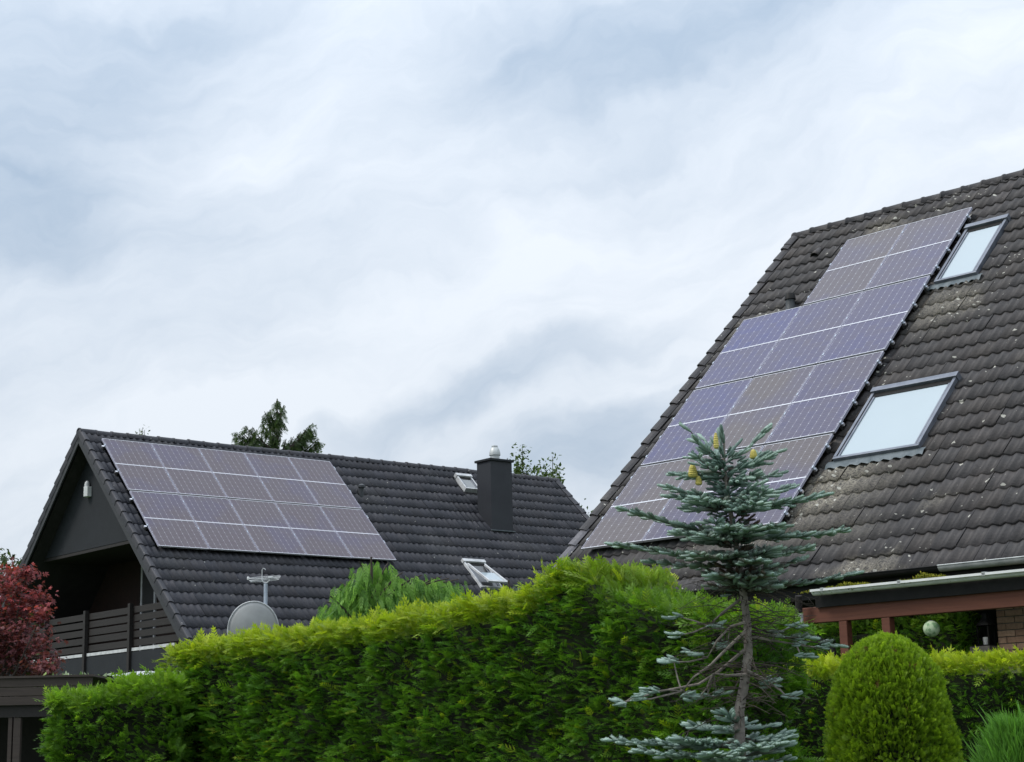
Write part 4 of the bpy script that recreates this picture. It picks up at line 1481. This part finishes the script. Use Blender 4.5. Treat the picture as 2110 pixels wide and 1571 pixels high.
# crown whorls: (tip px, py, depth offset, trunk py where it starts)
for (x, y, dd, y0, dens, br, wd_) in (
        (1424, 906, -0.02, 950, .4, 0, .3), (1570, 906, 0.05, 955, .4, 0, .3), (1455, 925, .12, 952, .4, 0, .3),
        (1594, 950, -0.05, 968, 1, 0, .9), (1560, 955, 0.2, 965, .9, 0, .9), (1402, 984, 0.02, 975, 1, 0, .9), (1440, 960, -.15, 975, .9, 0, .9), (1590, 985, .15, 985, .9, 0, .8),
        (1383, 1012, -0.05, 1028, 1.1, 0, 1), (1690, 1028, 0.0, 1050, 1.1, 0, 1), (1445, 1035, -0.32, 1035, 1, .05, 1), (1575, 1022, -0.30, 1035, 1, .05, 1),
        (1620, 1010, .3, 1030, .9, .1, .9), (1420, 1040, .35, 1035, .9, .15, .9), (1560, 1045, -.4, 1050, 1, 0, .8),
        (1296, 1060, 0.02, 1105, 1, .25, .8), (1725, 1103, 0.0, 1108, 1.1, .1, .9), (1500, 1092, -0.42, 1095, 1.1, .1, 1), (1600, 1090, -.35, 1100, 1, .2, 1),
        (1420, 1095, .35, 1105, 1, .45, 1), (1590, 1100, .4, 1110, 1, .45, 1), (1455, 1110, -.3, 1110, 1, .3, 1),
        (1275, 1130, 0.0, 1152, 1, .35, .8), (1650, 1140, -.1, 1155, 1, .4, .8), (1440, 1150, -.35, 1150, 1, .55, 1), (1560, 1160, -.38, 1160, 1, .6, 1), (1500, 1150, .4, 1150, .9, .6, 1),
        (1350, 1165, .1, 1165, .9, .45, .8), (1642, 1160, .1, 1185, .7, .3, .6), (1480, 1190, -.3, 1185, .9, .7, .9), (1580, 1190, -.3, 1190, .9, .8, .9),
        (1752, 1190, 0.0, 1215, .8, .15, .5), (1590, 1215, -.15, 1215, .8, .6, .8), (1480, 1215, .2, 1212, .7, .7, .8),
        # sparse tips on the bare middle
        (1720, 1335, 0.05, 1290, .35, .3, .3), (1660, 1320, -.1, 1300, .3, .3, .4),
        # skirt at the bottom
        (1268, 1534, 0.0, 1535, 1, .1, .8), (1615, 1525, 0.0, 1520, 1.1, 0, 1), (1500, 1478, -.1, 1490, .8, 0, .9), (1400, 1530, -.3, 1530, 1.1, .1, 1),
        (1560, 1545, -.4, 1540, 1.1, .1, 1), (1470, 1560, -.45, 1550, 1.1, .1, 1), (1330, 1555, -.2, 1560, 1, .2, .9), (1590, 1500, .15, 1500, 1, 0, .8),
        (1430, 1500, .2, 1505, .9, .1, .9), (1540, 1530, .4, 1520, .9, .3, .9), (1560, 1590, -.3, 1585, 1, .2, 1), (1380, 1600, -.3, 1590, 1, .2, 1), (1640, 1590, 0, 1590, 1, .2, 1)):
    p0 = trunk_at((P(1520, y0, FD) - fo)[2])
    fir_limb(p0, tipP(x, y, dd), 0.18 if wd_ < .5 else 0.22, dens, True, br, 0.02, 0.02 if y > 960 else 0.05, 0.007, wd_)
# fuller whorls behind and in front of the silhouette branches
for (yw, rpx, nb_, br) in ((960, 70, 6, 0), (985, 90, 7, 0), (1032, 150, 9, .05), (1045, 130, 6, .1), (1102, 175, 9, .15), (1116, 130, 6, .3), (1150, 155, 9, .35),
                           (1190, 110, 7, .6), (1208, 90, 6, .6), (1500, 75, 6, .05), (1535, 150, 8, .1), (1565, 170, 8, .2)):
    a0 = random.uniform(0, 6.28)
    for k in range(nb_):
        an = a0 + 6.283 * k / nb_ + random.uniform(-.25, .25)
        rr = rpx / F_PX * FD * random.uniform(.40, .80)
        if random.random() < 0.42:
            continue
        p0 = trunk_at((P(1520, yw + random.uniform(-7, 7), FD) - fo)[2])
        fir_limb(p0, p0 + np.array([math.cos(an) * rr, math.sin(an) * rr, random.uniform(-.03, .05)]), 0.12, 0.9, True, br * random.uniform(.5, 1.3), 0.02, 0.02, 0.006, 1.0)
# bare hanging limbs with a few live tips
for path_px, tips in ((((1535, 1283), (1505, 1292), (1478, 1320), (1458, 1355)), ((1440, 1345), (1500, 1330), (1385, 1365))),
                      (((1537, 1300), (1490, 1345), (1465, 1370), (1430, 1395), (1405, 1425)), ((1388, 1362), (1412, 1432), (1350, 1425), (1277, 1447))),
                      (((1533, 1340), (1480, 1385), (1440, 1410), (1360, 1425), (1290, 1446)), ((1310, 1440), (1340, 1428), (1285, 1452))),
                      (((1536, 1390), (1500, 1392), (1470, 1388)), ((1455, 1435), (1478, 1430), (1440, 1440))),
                      (((1540, 1310), (1590, 1320), (1640, 1328)), ((1645, 1330), (1690, 1335), (1632, 1293), (1650, 1352))),
                      (((1535, 1380), (1575, 1400), (1610, 1425)), ((1600, 1412), (1622, 1434), (1578, 1405))),
                      (((1533, 1230), (1490, 1262), (1460, 1290)), ((1402, 1272), (1470, 1290), (1400, 1310)))):
    pts = [P(x, y, FD + random.uniform(-.06, .06)) - fo for x, y in path_px]
    G().tube(pts, list(np.linspace(0.011, 0.004, len(pts))), 6).build('branch', M['bark_grey'], fir)
    for x, y in tips:
        q = tipP(x, y, random.uniform(-.1, .1))
        j = min(range(len(pts)), key=lambda i_: np.linalg.norm(pts[i_] - q))
        G().tube([pts[j], (pts[j] + q) / 2 + np.array([0, 0, random.uniform(-.02, .02)]), q], [0.006, 0.005, 0.0035], 5).build('twig', M['bark_grey'], fir)
        for k in range(7):
            d = np.array([np.sign(q[0] - pts[j][0] + 1e-3) * 0.8, random.uniform(-.6, .6), random.uniform(-.15, .3)])
            shoot(q + np.array([random.uniform(-.05, .04), random.uniform(-.04, .04), random.uniform(-.015, .015)]), d / np.linalg.norm(d), random.uniform(.05, .08), random.uniform(.5, 1), 0.0)
# thin dead twigs in the bare middle
g = G()
for k in range(150):
    z = random.uniform(1.75, 2.62)
    p = trunk_at(z)
    an = random.uniform(0, 6.28)
    L_ = random.uniform(0.15, 0.5)
    e = p + np.array([math.cos(an) * L_, math.sin(an) * L_, random.uniform(-.16, .05)])
    md = (p + e) / 2 + np.array([0, 0, 0.03])
    g.tube([p, md, e], [0.0035, 0.0025, 0.0012], 4, False)
    for j in range(4):
        q = md + (e - md) * random.random()
        g.tube([q, q + np.array([random.uniform(-.09, .09), random.uniform(-.09, .09), random.uniform(-.06, .03)])], [0.0018, 0.001], 3, False)
tag(g.build('dead_twigs', M['bark_dark'], fir), kind='stuff')
# short inner shoots that clothe the stem inside the crown
for k in range(420):
    yk = random.uniform(940, 1222)
    pk = trunk_at((P(1520, yk, FD) - fo)[2])
    an = random.uniform(0, 6.28)
    rk = random.uniform(0.0, 0.10)
    dk = np.array([math.cos(an), math.sin(an), random.uniform(-.2, .6)])
    shoot(pk + dk * rk, dk / np.linalg.norm(dk), random.uniform(.05, .085), random.uniform(.0, .55), 0.0 if yk < 1060 else random.choice((0, .3, .7, .9)))
# long upswept shoots round the leader
for (x0_, y0_, x1_, y1_) in ((1492, 950, 1482, 897), (1490, 948, 1525, 912), (1494, 940, 1472, 915), (1493, 955, 1445, 925), (1495, 955, 1545, 922), (1492, 915, 1488, 892)):
    pa_, pb_ = tipP(x0_, y0_), tipP(x1_, y1_, random.uniform(-.06, .06))
    for k in range(4):
        shoot(pa_ + (pb_ - pa_) * k / 4, pb_ - pa_ + np.array([0, 0, .01]), random.uniform(.06, .09), random.uniform(.2, .7))
scatter('needles', NEED, np.array(sp), np.array(sdr), np.array(sup), np.array(ssz), np.array(scl), M['fir'], fir, 1.0, kind='stuff')

for (x, y, hgt, rr) in ((1428, 984, 0.082, 0.030), (1440, 1000, 0.058, 0.022), (1476, 925, 0.10, 0.017), (1553, 946, 0.06, 0.025)):
    b_ = tipP(x, y, -0.06)
    g = G()
    prof = []
    for k in range(15):
        t = k / 14
        r0 = rr * (1.0 - 0.25 * t) * (1 - t ** 4) ** 0.5 * min(1, 0.6 + 3 * t) if t < 1 else 0.002
        prof.append((max(0.002, r0 + (0.0018 if k % 2 else -0.0012)), t * hgt))
    g.lathe(prof, tuple(b_), 12).build('cone', M['yellow_cone'], fir)

# ------------------------------------------------------------------ weeping cypress behind the hedge
def weeping(name, pts, D, label, n_f, cols, drop=0.5, size=0.30, seed=4, spread=0.25):
    b = P(pts[0][0], pts[0][1], D)
    root = empty(name, (b[0], b[1], 0))
    tag(root, label, 'tree')
    o_ = np.array([b[0], b[1], 0])
    limbs, pos, dr_, sz = [], [], [], []
    top_ = P(pts[0][0], pts[0][1], D) - o_
    G().tube([(0, 0, 0), (0.02, 0, top_[2] * 0.5), tuple(top_)], [0.09, 0.06, 0.012], 8).build('trunk', M['bark_dark'], root, True)
    for (x, y) in pts:
        tip = P(x, y, D + random.uniform(-spread, spread)) - o_
        z0 = max(0.5, tip[2] - random.uniform(0.35, 0.6))
        p0 = np.array([0, 0, min(z0, top_[2])])
        md = (p0 + tip) / 2 + np.array([0, 0, 0.12])
        path = [(1 - t) ** 2 * p0 + 2 * t * (1 - t) * md + t * t * tip for t in np.linspace(0, 1, 7)]
        G().tube(path, list(np.linspace(0.022, 0.006, 7)), 5).build('branch', M['bark_dark'], root)
        pp = np.array(path)
        L_ = np.linalg.norm(tip - p0)
        m = int(n_f * (0.5 + L_))
        t = rng.uniform(0.25, 1.0, m) * 6
        q = np.stack([np.interp(t, range(7), pp[:, i]) for i in range(3)], -1) + rng.normal(0, 0.055, (m, 3)) * np.array([1, 1.3, 0.4])
        q[:, 2] -= rng.exponential(0.13, m)
        pos.append(q)
        out = norm(np.array([tip[0] - p0[0], tip[1] - p0[1], 0])[None] + rng.normal(0, 0.25, (m, 3)))
        dr_.append(out * 0.55 + np.array([0, 0, -drop]) + rng.normal(0, 0.22, (m, 3)))
        sz.append(size * rng.uniform(0.5, 1.2, m))
    pos, dr_, sz = np.concatenate(pos), np.concatenate(dr_), np.concatenate(sz)
    n = len(pos)
    t1 = np.clip(rng.normal(0.45, 0.28, n), 0, 1)
    scatter('foliage', FR, pos, dr_, rng.normal(0, 1, (n, 3)) + np.array([0, -1, 0.6]), sz, lerp(cols[0], cols[1], t1[:, None]), M['leaf'], root, 0.6)
    return root


weeping('weeping_cypress', [(765, 1148), (740, 1158), (800, 1160), (700, 1215), (720, 1190), (830, 1180), (850, 1200), (672, 1240), (690, 1250), (780, 1205), (815, 1215), (880, 1195),
                            (760, 1240), (840, 1240), (730, 1240), (910, 1188), (945, 1194), (950, 1212), (870, 1185), (895, 1192), (925, 1192), (860, 1210), (935, 1205), (700, 1200), (680, 1228)], 19.5,
        'light green weeping cypress rising behind the long hedge', 140, (np.array([0.06, 0.16, 0.03]), np.array([0.31, 0.53, 0.12])), 1.5, 0.24)
weeping('young_conifer', [(1048, 1196), (1030, 1212), (1062, 1210), (1010, 1225), (1080, 1225), (1045, 1228)], 18.5,
        'small blue-green conifer tip just above the hedge below the open roof window', 40, (np.array([0.04, 0.085, 0.05]), np.array([0.085, 0.15, 0.09])), 0.3, 0.16)

# ------------------------------------------------------------------ red maple by the balcony
mc = P(20, 1290, 30)
mp = empty('red_maple', (mc[0] - 0.3, mc[1], 0))
tag(mp, 'dark red Japanese maple at the left edge beside the balcony', 'tree')
mo = np.array([mc[0] - 0.3, mc[1], 0])
G().tube([(0, 0, 0), (0.1, 0, 1.4), (0.05, 0, 2.6)], [0.09, 0.07, 0.05], 8).build('trunk', M['bark_dark'], mp, True)
pos, nrm_, cs, szs = [], [], [], []
for (x, y, rx, rz) in ((20, 1190, .38, .22), (55, 1180, .20, .14), (5, 1215, .40, .2), (75, 1235, .25, .2), (40, 1255, .45, .25), (0, 1270, .5, .3), (85, 1270, .18, .2), (30, 1310, .5, .3),
                       (80, 1340, .38, .3), (20, 1355, .5, .3), (95, 1375, .26, .18), (-40, 1260, .5, .5), (-40, 1340, .6, .4), (60, 1385, .4, .18), (-90, 1300, .6, .6), (110, 1360, .10, .12)):
    c_ = P(x, y, 30 + random.uniform(-.5, .5)) - mo
    G().tube([(0.05, 0, 2.4), tuple((np.array([0.05, 0, 2.4]) + c_) / 2 + np.array([0, 0, -0.1])), tuple(c_)], [0.03, 0.02, 0.006], 5).build('branch', M['bark_dark'], mp)
    m = int(1150 * rx * (rz + 0.25)) + 70
    r = rng.normal(0, 0.48, (m, 3)) * np.array([rx, rx * 1.1, rz])
    pos.append(c_ + r)
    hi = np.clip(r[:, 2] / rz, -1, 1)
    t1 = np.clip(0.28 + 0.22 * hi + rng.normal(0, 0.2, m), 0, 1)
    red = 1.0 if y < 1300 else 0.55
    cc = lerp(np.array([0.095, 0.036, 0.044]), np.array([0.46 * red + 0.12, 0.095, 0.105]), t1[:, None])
    g_ = rng.random(m) < 0.05
    cc[g_] = (0.06, 0.075, 0.025)
    cs.append(cc)
pos, cs = np.concatenate(pos), np.concatenate(cs)
n = len(pos)
dr_ = np.stack([rng.normal(0, 1, n), rng.normal(0, 1, n), rng.normal(-0.35, 0.35, n)], -1)
scatter('leaves', MAP, pos, dr_, rng.normal(0, 0.6, (n, 3)) + np.array([0, -0.3, 1]), rng.uniform(0.05, 0.09, n), cs, M['maple'], mp)

# ------------------------------------------------------------------ trees behind
def spruce(name, D, tips, label, top_px):
    b = P(*top_px, D)
    root = empty(name, (b[0], b[1], 0))
    tag(root, label, 'tree')
    o_ = np.array([b[0], b[1], 0])
    H_ = b[2]
    G().tube([(0, 0, 0), (0, 0, H_ * 0.5), (0, 0, H_)], [0.28, 0.16, 0.02], 8).build('trunk', M['bark_dark'], root, True)
    pos, dr_, sz = [], [], []
    for (x, y, zoff) in tips:
        tip = P(x, y, D + random.uniform(-.6, .6)) - o_
        p0 = np.array([0, 0, min(H_ - 0.1, tip[2] - zoff)])
        path = [p0 + (tip - p0) * t + np.array([0, 0, -0.18 * math.sin(math.pi * t)]) for t in np.linspace(0, 1, 7)]
        G().tube(path, list(np.linspace(0.05, 0.012, 7)), 5).build('branch', M['bark_dark'], root)
        pp = np.array(path)
        L_ = np.linalg.norm(tip - p0)
        m = int(48 * (L_ + 0.35))
        t = rng.uniform(0.08, 1.0, m) * 6
        q = np.stack([np.interp(t, range(7), pp[:, i]) for i in range(3)], -1) + rng.normal(0, 0.06, (m, 3))
        pos.append(q)
        out = norm(np.array([tip[0] - p0[0], tip[1] - p0[1], 0])[None] + rng.normal(0, 0.5, (m, 3)))
        dr_.append(out * 0.45 + np.array([0, 0, -0.85]) + rng.normal(0, 0.25, (m, 3)))
        sz.append(rng.uniform(0.18, 0.5, m))
    pos, dr_, sz = np.concatenate(pos), np.concatenate(dr_), np.concatenate(sz)
    n = len(pos)
    col = lerp(np.array([0.028, 0.052, 0.018]), np.array([0.075, 0.12, 0.036]), np.clip(rng.normal(0.4, 0.3, n), 0, 1)[:, None])
    scatter('needles', FR, pos, dr_, rng.normal(0, 1, (n, 3)), sz, col, M['leaf'], root, 0.9)
    # lower crown hidden by the roof
    m = 700
    an = rng.uniform(0, 6.28, m)
    z = rng.uniform(2.5, H_ - 2.0, m)
    r = (H_ - z) * 0.30 * np.sqrt(rng.random(m))
    scatter('lower_needles', FR, np.stack([r * np.cos(an), r * np.sin(an), z], -1), np.stack([np.cos(an), np.sin(an), -0.7 + 0 * an], -1), rng.normal(0, 1, (m, 3)),
            rng.uniform(0.5, 1.0, m), np.tile([0.03, 0.05, 0.018], (m, 1)), M['leaf'], root)
    return root


tp = [(571, 822, 0), (556, 845, .5), (545, 848, .5), (580, 850, .3), (585, 835, .2), (540, 870, .7), (520, 880, .9), (505, 878, .9), (498, 890, .9), (485, 893, 1.0), (488, 908, .8), (560, 880, .7), (575, 880, .5),
      (560, 900, .8), (540, 905, .8), (590, 905, .6), (605, 900, .8), (620, 890, .9), (635, 880, 1.0), (645, 872, 1.1), (640, 890, .9), (655, 905, .9), (650, 918, .7), (610, 915, .6), (625, 905, .7), (520, 905, .7), (505, 915, .6), (575, 915, .5)]
spruce('spruce_tree', 64.0, tp, 'dark drooping spruce top rising behind the left house ridge', (571, 822))


def leafy(name, D, twigs, label, col0, col1, size=0.13, dens=1.0):
    b = P(twigs[0][0], twigs[0][1], D)
    root = empty(name, (b[0], b[1], 0))
    tag(root, label, 'tree')
    o_ = np.array([b[0], b[1], 0])
    zc = b[2] - 2.2
    G().tube([(0, 0, 0), (0.05, 0, zc * 0.6), (0, 0, zc)], [0.16, 0.11, 0.06], 8).build('trunk', M['bark_dark'], root, True)
    pos = []
    for (x, y) in twigs:
        tip = P(x, y, D + random.uniform(-.7, .7)) - o_
        p0 = np.array([0, 0, zc - 0.05])
        md = (p0 + tip) / 2 + np.array([tip[0] * 0.15, 0, 0.1])
        path = [(1 - t) ** 2 * p0 + 2 * t * (1 - t) * md + t * t * tip for t in np.linspace(0, 1, 8)]
        G().tube(path, list(np.linspace(0.035, 0.008, 8)), 5).build('branch', M['bark_dark'], root)
        pp = np.array(path)
        m = int(90 * dens)
        t = (0.35 + 0.65 * rng.random(m)) * 7
        pos.append(np.stack([np.interp(t, range(8), pp[:, i]) for i in range(3)], -1) + rng.normal(0, 0.11, (m, 3)))
    pos = np.concatenate(pos)
    n = len(pos)
    scatter('leaves', LEAF, pos, rng.normal(0, 1, (n, 3)), rng.normal(0, 0.5, (n, 3)) + np.array([0, -.4, .8]), size * rng.uniform(0.6, 1.3, n),
            lerp(col0, col1, rng.random((n, 1))), M['leaf'], root)
    return root


G1, G2 = np.array([0.035, 0.062, 0.018]), np.array([0.09, 0.14, 0.035])
leafy('broadleaf_tree', 62.0, [(1076, 916), (1062, 940), (1068, 955), (1085, 960), (1060, 975), (1075, 978), (1090, 975)], 'sparse light green treetop directly right of the chimney', G1, G2, 0.16)
leafy('broadleaf_tree', 60.0, [(1138, 940), (1112, 955), (1148, 960), (1125, 965), (1140, 975), (1105, 975), (1150, 985), (1120, 982)], 'sparse treetop above the right end of the left ridge', G1, G2, 0.15)
leafy('broadleaf_tree', 58.0, [(1194, 1036), (1203, 1048), (1212, 1056), (1206, 1062)], 'few leafy twigs showing between the two roofs', G1, G2, 0.14, 0.35)
leafy('broadleaf_tree', 52.0, [(10, 1142), (30, 1150), (48, 1148), (-10, 1150), (20, 1165), (45, 1170), (5, 1172), (-25, 1160), (35, 1185)], 'dark twiggy tree behind the red maple at the left edge', G1 * 0.7, G2 * 0.6, 0.17, 1.2)
leafy('broadleaf_tree', 66.0, [(294, 882), (298, 886), (288, 890)], 'tiny leafy tip peeking over the left ridge above the panels', G1, G2, 0.16, 0.5)

# ------------------------------------------------------------------ satellite dish and antenna mast
DD = 33.0
mb = P(547, 1260, DD)
mast = empty('antenna_mast', (mb[0], mb[1], 0))
tag(mast, 'grey mast with folded loop antenna and satellite dish above the hedge', 'antenna')
mo = np.array([mb[0], mb[1], 0])
zt = (P(547, 1203, DD))[2]
G().tube([(0, 0, 0), (0, 0, zt)], 0.036, 12).build('mast', M['galv'], mast, True)
ds = link('dish', None, mast)
dc = P(523, 1300, DD - 0.25) - mo
g = G()
v, f = [], []
rings, sg = 7, 28
bx_ = norm(np.array([0.25, -1.0, -0.18]))        # back of the dish looks to the camera
sx = norm(np.cross(bx_, np.array([0, 0, 1.0])))
sz_ = np.cross(sx, bx_)
for i in range(rings + 1):
    r = 0.50 * i / rings
    for k in range(sg):
        an = 2 * math.pi * k / sg
        v.append(dc + sx * r * 0.94 * math.cos(an) + sz_ * r * 1.06 * math.sin(an) - bx_ * 0.13 * (i / rings) ** 2)
for i in range(rings):
    for k in range(sg):
        f.append((i * sg + k, i * sg + (k + 1) % sg, (i + 1) * sg + (k + 1) % sg, (i + 1) * sg + k))
g.add(v, f)
o = g.build('reflector', M['dish_grey'], ds, True)
md = o.modifiers.new('thick', 'SOLIDIFY')
md.thickness = 0.008
rim = [dc + sx * 0.50 * 0.94 * math.cos(a_) + sz_ * 0.50 * 1.06 * math.sin(a_) - bx_ * 0.13 for a_ in np.linspace(0, 2 * math.pi, 41)]
G().tube(rim, 0.014, 6, False).build('rim', M['pale_trim'], ds, True)
G().tube([dc, (dc + np.array([0, 0, dc[2]])) / 2 * np.array([1, 1, 1]) * 0 + np.array([dc[0] * 0.5, dc[1] * 0.5, dc[2]]), np.array([0, 0, dc[2]])], 0.03, 8).build('bracket', M['galv'], ds)
arm_tip = dc - bx_ * 0.5 - sz_ * 0.35
G().tube([dc - sz_ * 0.46 - bx_ * 0.12, arm_tip], 0.012, 6).build('feed_arm', M['galv'], ds)
# folded loop antenna seen edge on
an_ = link('loop_antenna', None, mast)
zl = P(547, 1190, DD)[2]
for dz, rr, ph in ((0.0, 0.30, 0.0), (-0.035, 0.29, 0.2), (-0.06, 0.27, 0.1)):
    pts = []
    for k in range(33):
        t = 2 * math.pi * k / 32
        pts.append((-0.02 + rr * math.cos(t), rr * 0.55 * math.sin(t), zl + dz + 0.03 * math.sin(t + ph) + 0.012 * math.cos(t)))
    G().tube(pts, 0.006, 6, False).build('loop', M['pale_trim'], an_)
G().tube([(-0.07, 0, zl - 0.03), (-0.07, 0, zl + 0.14), (-0.05, 0, zl + 0.17), (-0.02, 0, zl + 0.165), (-0.005, 0, zl + 0.14)], 0.008, 6).build('hook', M['pale_trim'], an_)
pts = [(0.07 * math.cos(t) - 0.0, 0.0, zl - 0.03 + 0.075 * math.sin(t)) for t in np.linspace(math.pi, 2 * math.pi, 12)]
G().tube(pts, 0.012, 6).build('cradle', M['pale_trim'], an_)
G().box((0.05, -0.03, zl - 0.02), (0.13, 0.03, zl + 0.02)).build('junction_box', M['white_paint'], an_)
G().lathe([(0.02, -0.03), (0.024, 0.0), (0.02, 0.03)], (-0.33, 0, zl - 0.01), 8).build('end_cap', M['white_paint'], an_)

# ------------------------------------------------------------------ carport at the left edge
c0, c1 = P(-400, 1386, 25.0), P(190, 1398, 25.0)
cp = empty('carport', (c0[0], c0[1], 0), (0, 0, math.atan2(c1[1] - c0[1], c1[0] - c0[0])))
tag(cp, 'dark brown timber carport at the lower left corner', 'carport')
Lc = float(np.linalg.norm((c1 - c0)[:2]))
zt, zb = 2.735, 2.355
for k in range(3):
    z = zb + k * (zt - zb) / 3
    G().box((0, 0, z + 0.004), (Lc, 0.03 + 0.004 * (k % 2), z + (zt - zb) / 3 - 0.004)).build('fascia_board', M['brown_fascia'], cp, bevel=0.004)
G().box((-0.03, -0.03, zt), (Lc + 0.03, 4.0, zt + 0.03)).build('roof_edge', M['pale_trim'] if False else M['brown_fascia'], cp)
G().box((0.02, 0.05, zb - 0.16), (Lc - 0.02, 0.16, zb + 0.1)).build('beam', M['dark_brown'], cp)
for x, wd_ in ((P(14, 1500, 25.0)[0] - c0[0], 0.055), (P(25, 1500, 25.0)[0] - c0[0], 0.10)):
    G().box((x, 0.06, 0), (x + wd_, 0.15, zb - 0.162)).build('post', M['brown_fascia'], cp, bevel=0.005)
G().box((0.1, 3.6, 0), (Lc - 0.1, 3.75, zb)).build('back_wall', M['dark_brown'], cp)
G().box((Lc - 0.14, 0.3, 0), (Lc - 0.04, 3.6, zb)).build('side_wall', M['dark_brown'], cp)
# shrub inside the carport opening
# pale canopy edge under the balcony
e0, e1 = P(255, 1392, 29.0), P(345, 1386, 29.0)
cn = empty('terrace_canopy', (e0[0], e0[1], 0), (0, 0, math.atan2(e1[1] - e0[1], e1[0] - e0[0])))
tag(cn, 'thin whitish canopy sheet below the balcony, just above the hedge', 'canopy')
Le = float(np.linalg.norm((e1 - e0)[:2])) + 1.0
g = G()
v, f = [], []
nn_ = 60
for k in range(nn_ + 1):
    x = -0.2 + (Le + 0.2) * k / nn_
    z = e0[2] + 0.012 * math.cos(x * 60)
    for (yy, dz) in ((0, 0), (2.2, 0.16), (2.2, 0.15), (0, -0.012)):
        v.append((x, yy, z + dz))
for k in range(nn_):
    for e in range(4):
        f.append((4 * k + e, 4 * k + (e + 1) % 4, 4 * k + 4 + (e + 1) % 4, 4 * k + 4 + e))
g.add(v, f).build('corrugated_sheet', M['pale_trim'], cn)
G().box((-0.2, 0.02, e0[2] - 0.09), (Le, 0.07, e0[2] - 0.03)).build('edge_rail', M['pale_trim'], cn)
for x in (0.1, Le - 0.2):
    G().box((x, 0.02, 0), (x + 0.08, 0.1, e0[2] - 0.092)).build('post', M['dark_brown'], cn)

# whitish-leaved plant on the carport roof corner
pc = P(150, 1396, 26.2)
vp = empty('variegated_plant', (pc[0], pc[1], 0))
tag(vp, 'pale-leaved plant tips showing over the carport edge', 'plant')
n = 130
pos = np.stack([rng.normal(0, 0.20, n), rng.normal(0, 0.15, n), pc[2] - 0.10 + rng.normal(0, 0.06, n)], -1)
scatter('leaves', LEAF, pos, rng.normal(0, .6, (n, 3)) + np.array([0, 0, 0.7]), rng.normal(0, 1, (n, 3)), rng.uniform(.08, .15, n), lerp([0.09, .17, .05], [.42, .48, .36], rng.random((n, 1))), M['leaf'], vp)
for k in range(5):
    q = pos[k]
    G().tube([(0, 0, 0), (q[0] * .5, q[1] * .5, q[2] * .6), tuple(q)], [.012, .009, .005], 5).build('stem', M['bark_dark'], vp)

# moss in the veranda gutter
n = 2600
xx = np.where(rng.random(n) < 0.5, rng.normal(6.35, 0.28, n), np.where(rng.random(n) < .6, rng.normal(7.45, 0.22, n), rng.uniform(5.95, 8.3, n)))
hh = 0.055 * np.exp(-((xx - 6.4) / .3) ** 2) + 0.085 * np.exp(-((xx - 7.5) / .22) ** 2) + 0.015
yy = -7.80 + rng.uniform(-0.05, 0.05, n)
zz = 3.44 + hh * rng.random(n) + 0.012 * np.sin(xx * 23)
pos = np.stack([xx, yy, zz], -1) @ rotz(RIGHT.yaw).T + np.array(RIGHT.base)
cl = lerp([0.09, 0.12, 0.015], [0.30, 0.27, 0.035], rng.random((n, 1)))
mo_ = scatter('gutter_moss', LEAF, pos, rng.normal(0, 0.7, (n, 3)) + np.array([0, 0, 0.6]), rng.normal(0, 1, (n, 3)), rng.uniform(.015, .038, n), cl, M['moss'], None)
tag(mo_, 'yellow-green moss growing in the white veranda gutter', 'moss', None, 'stuff')
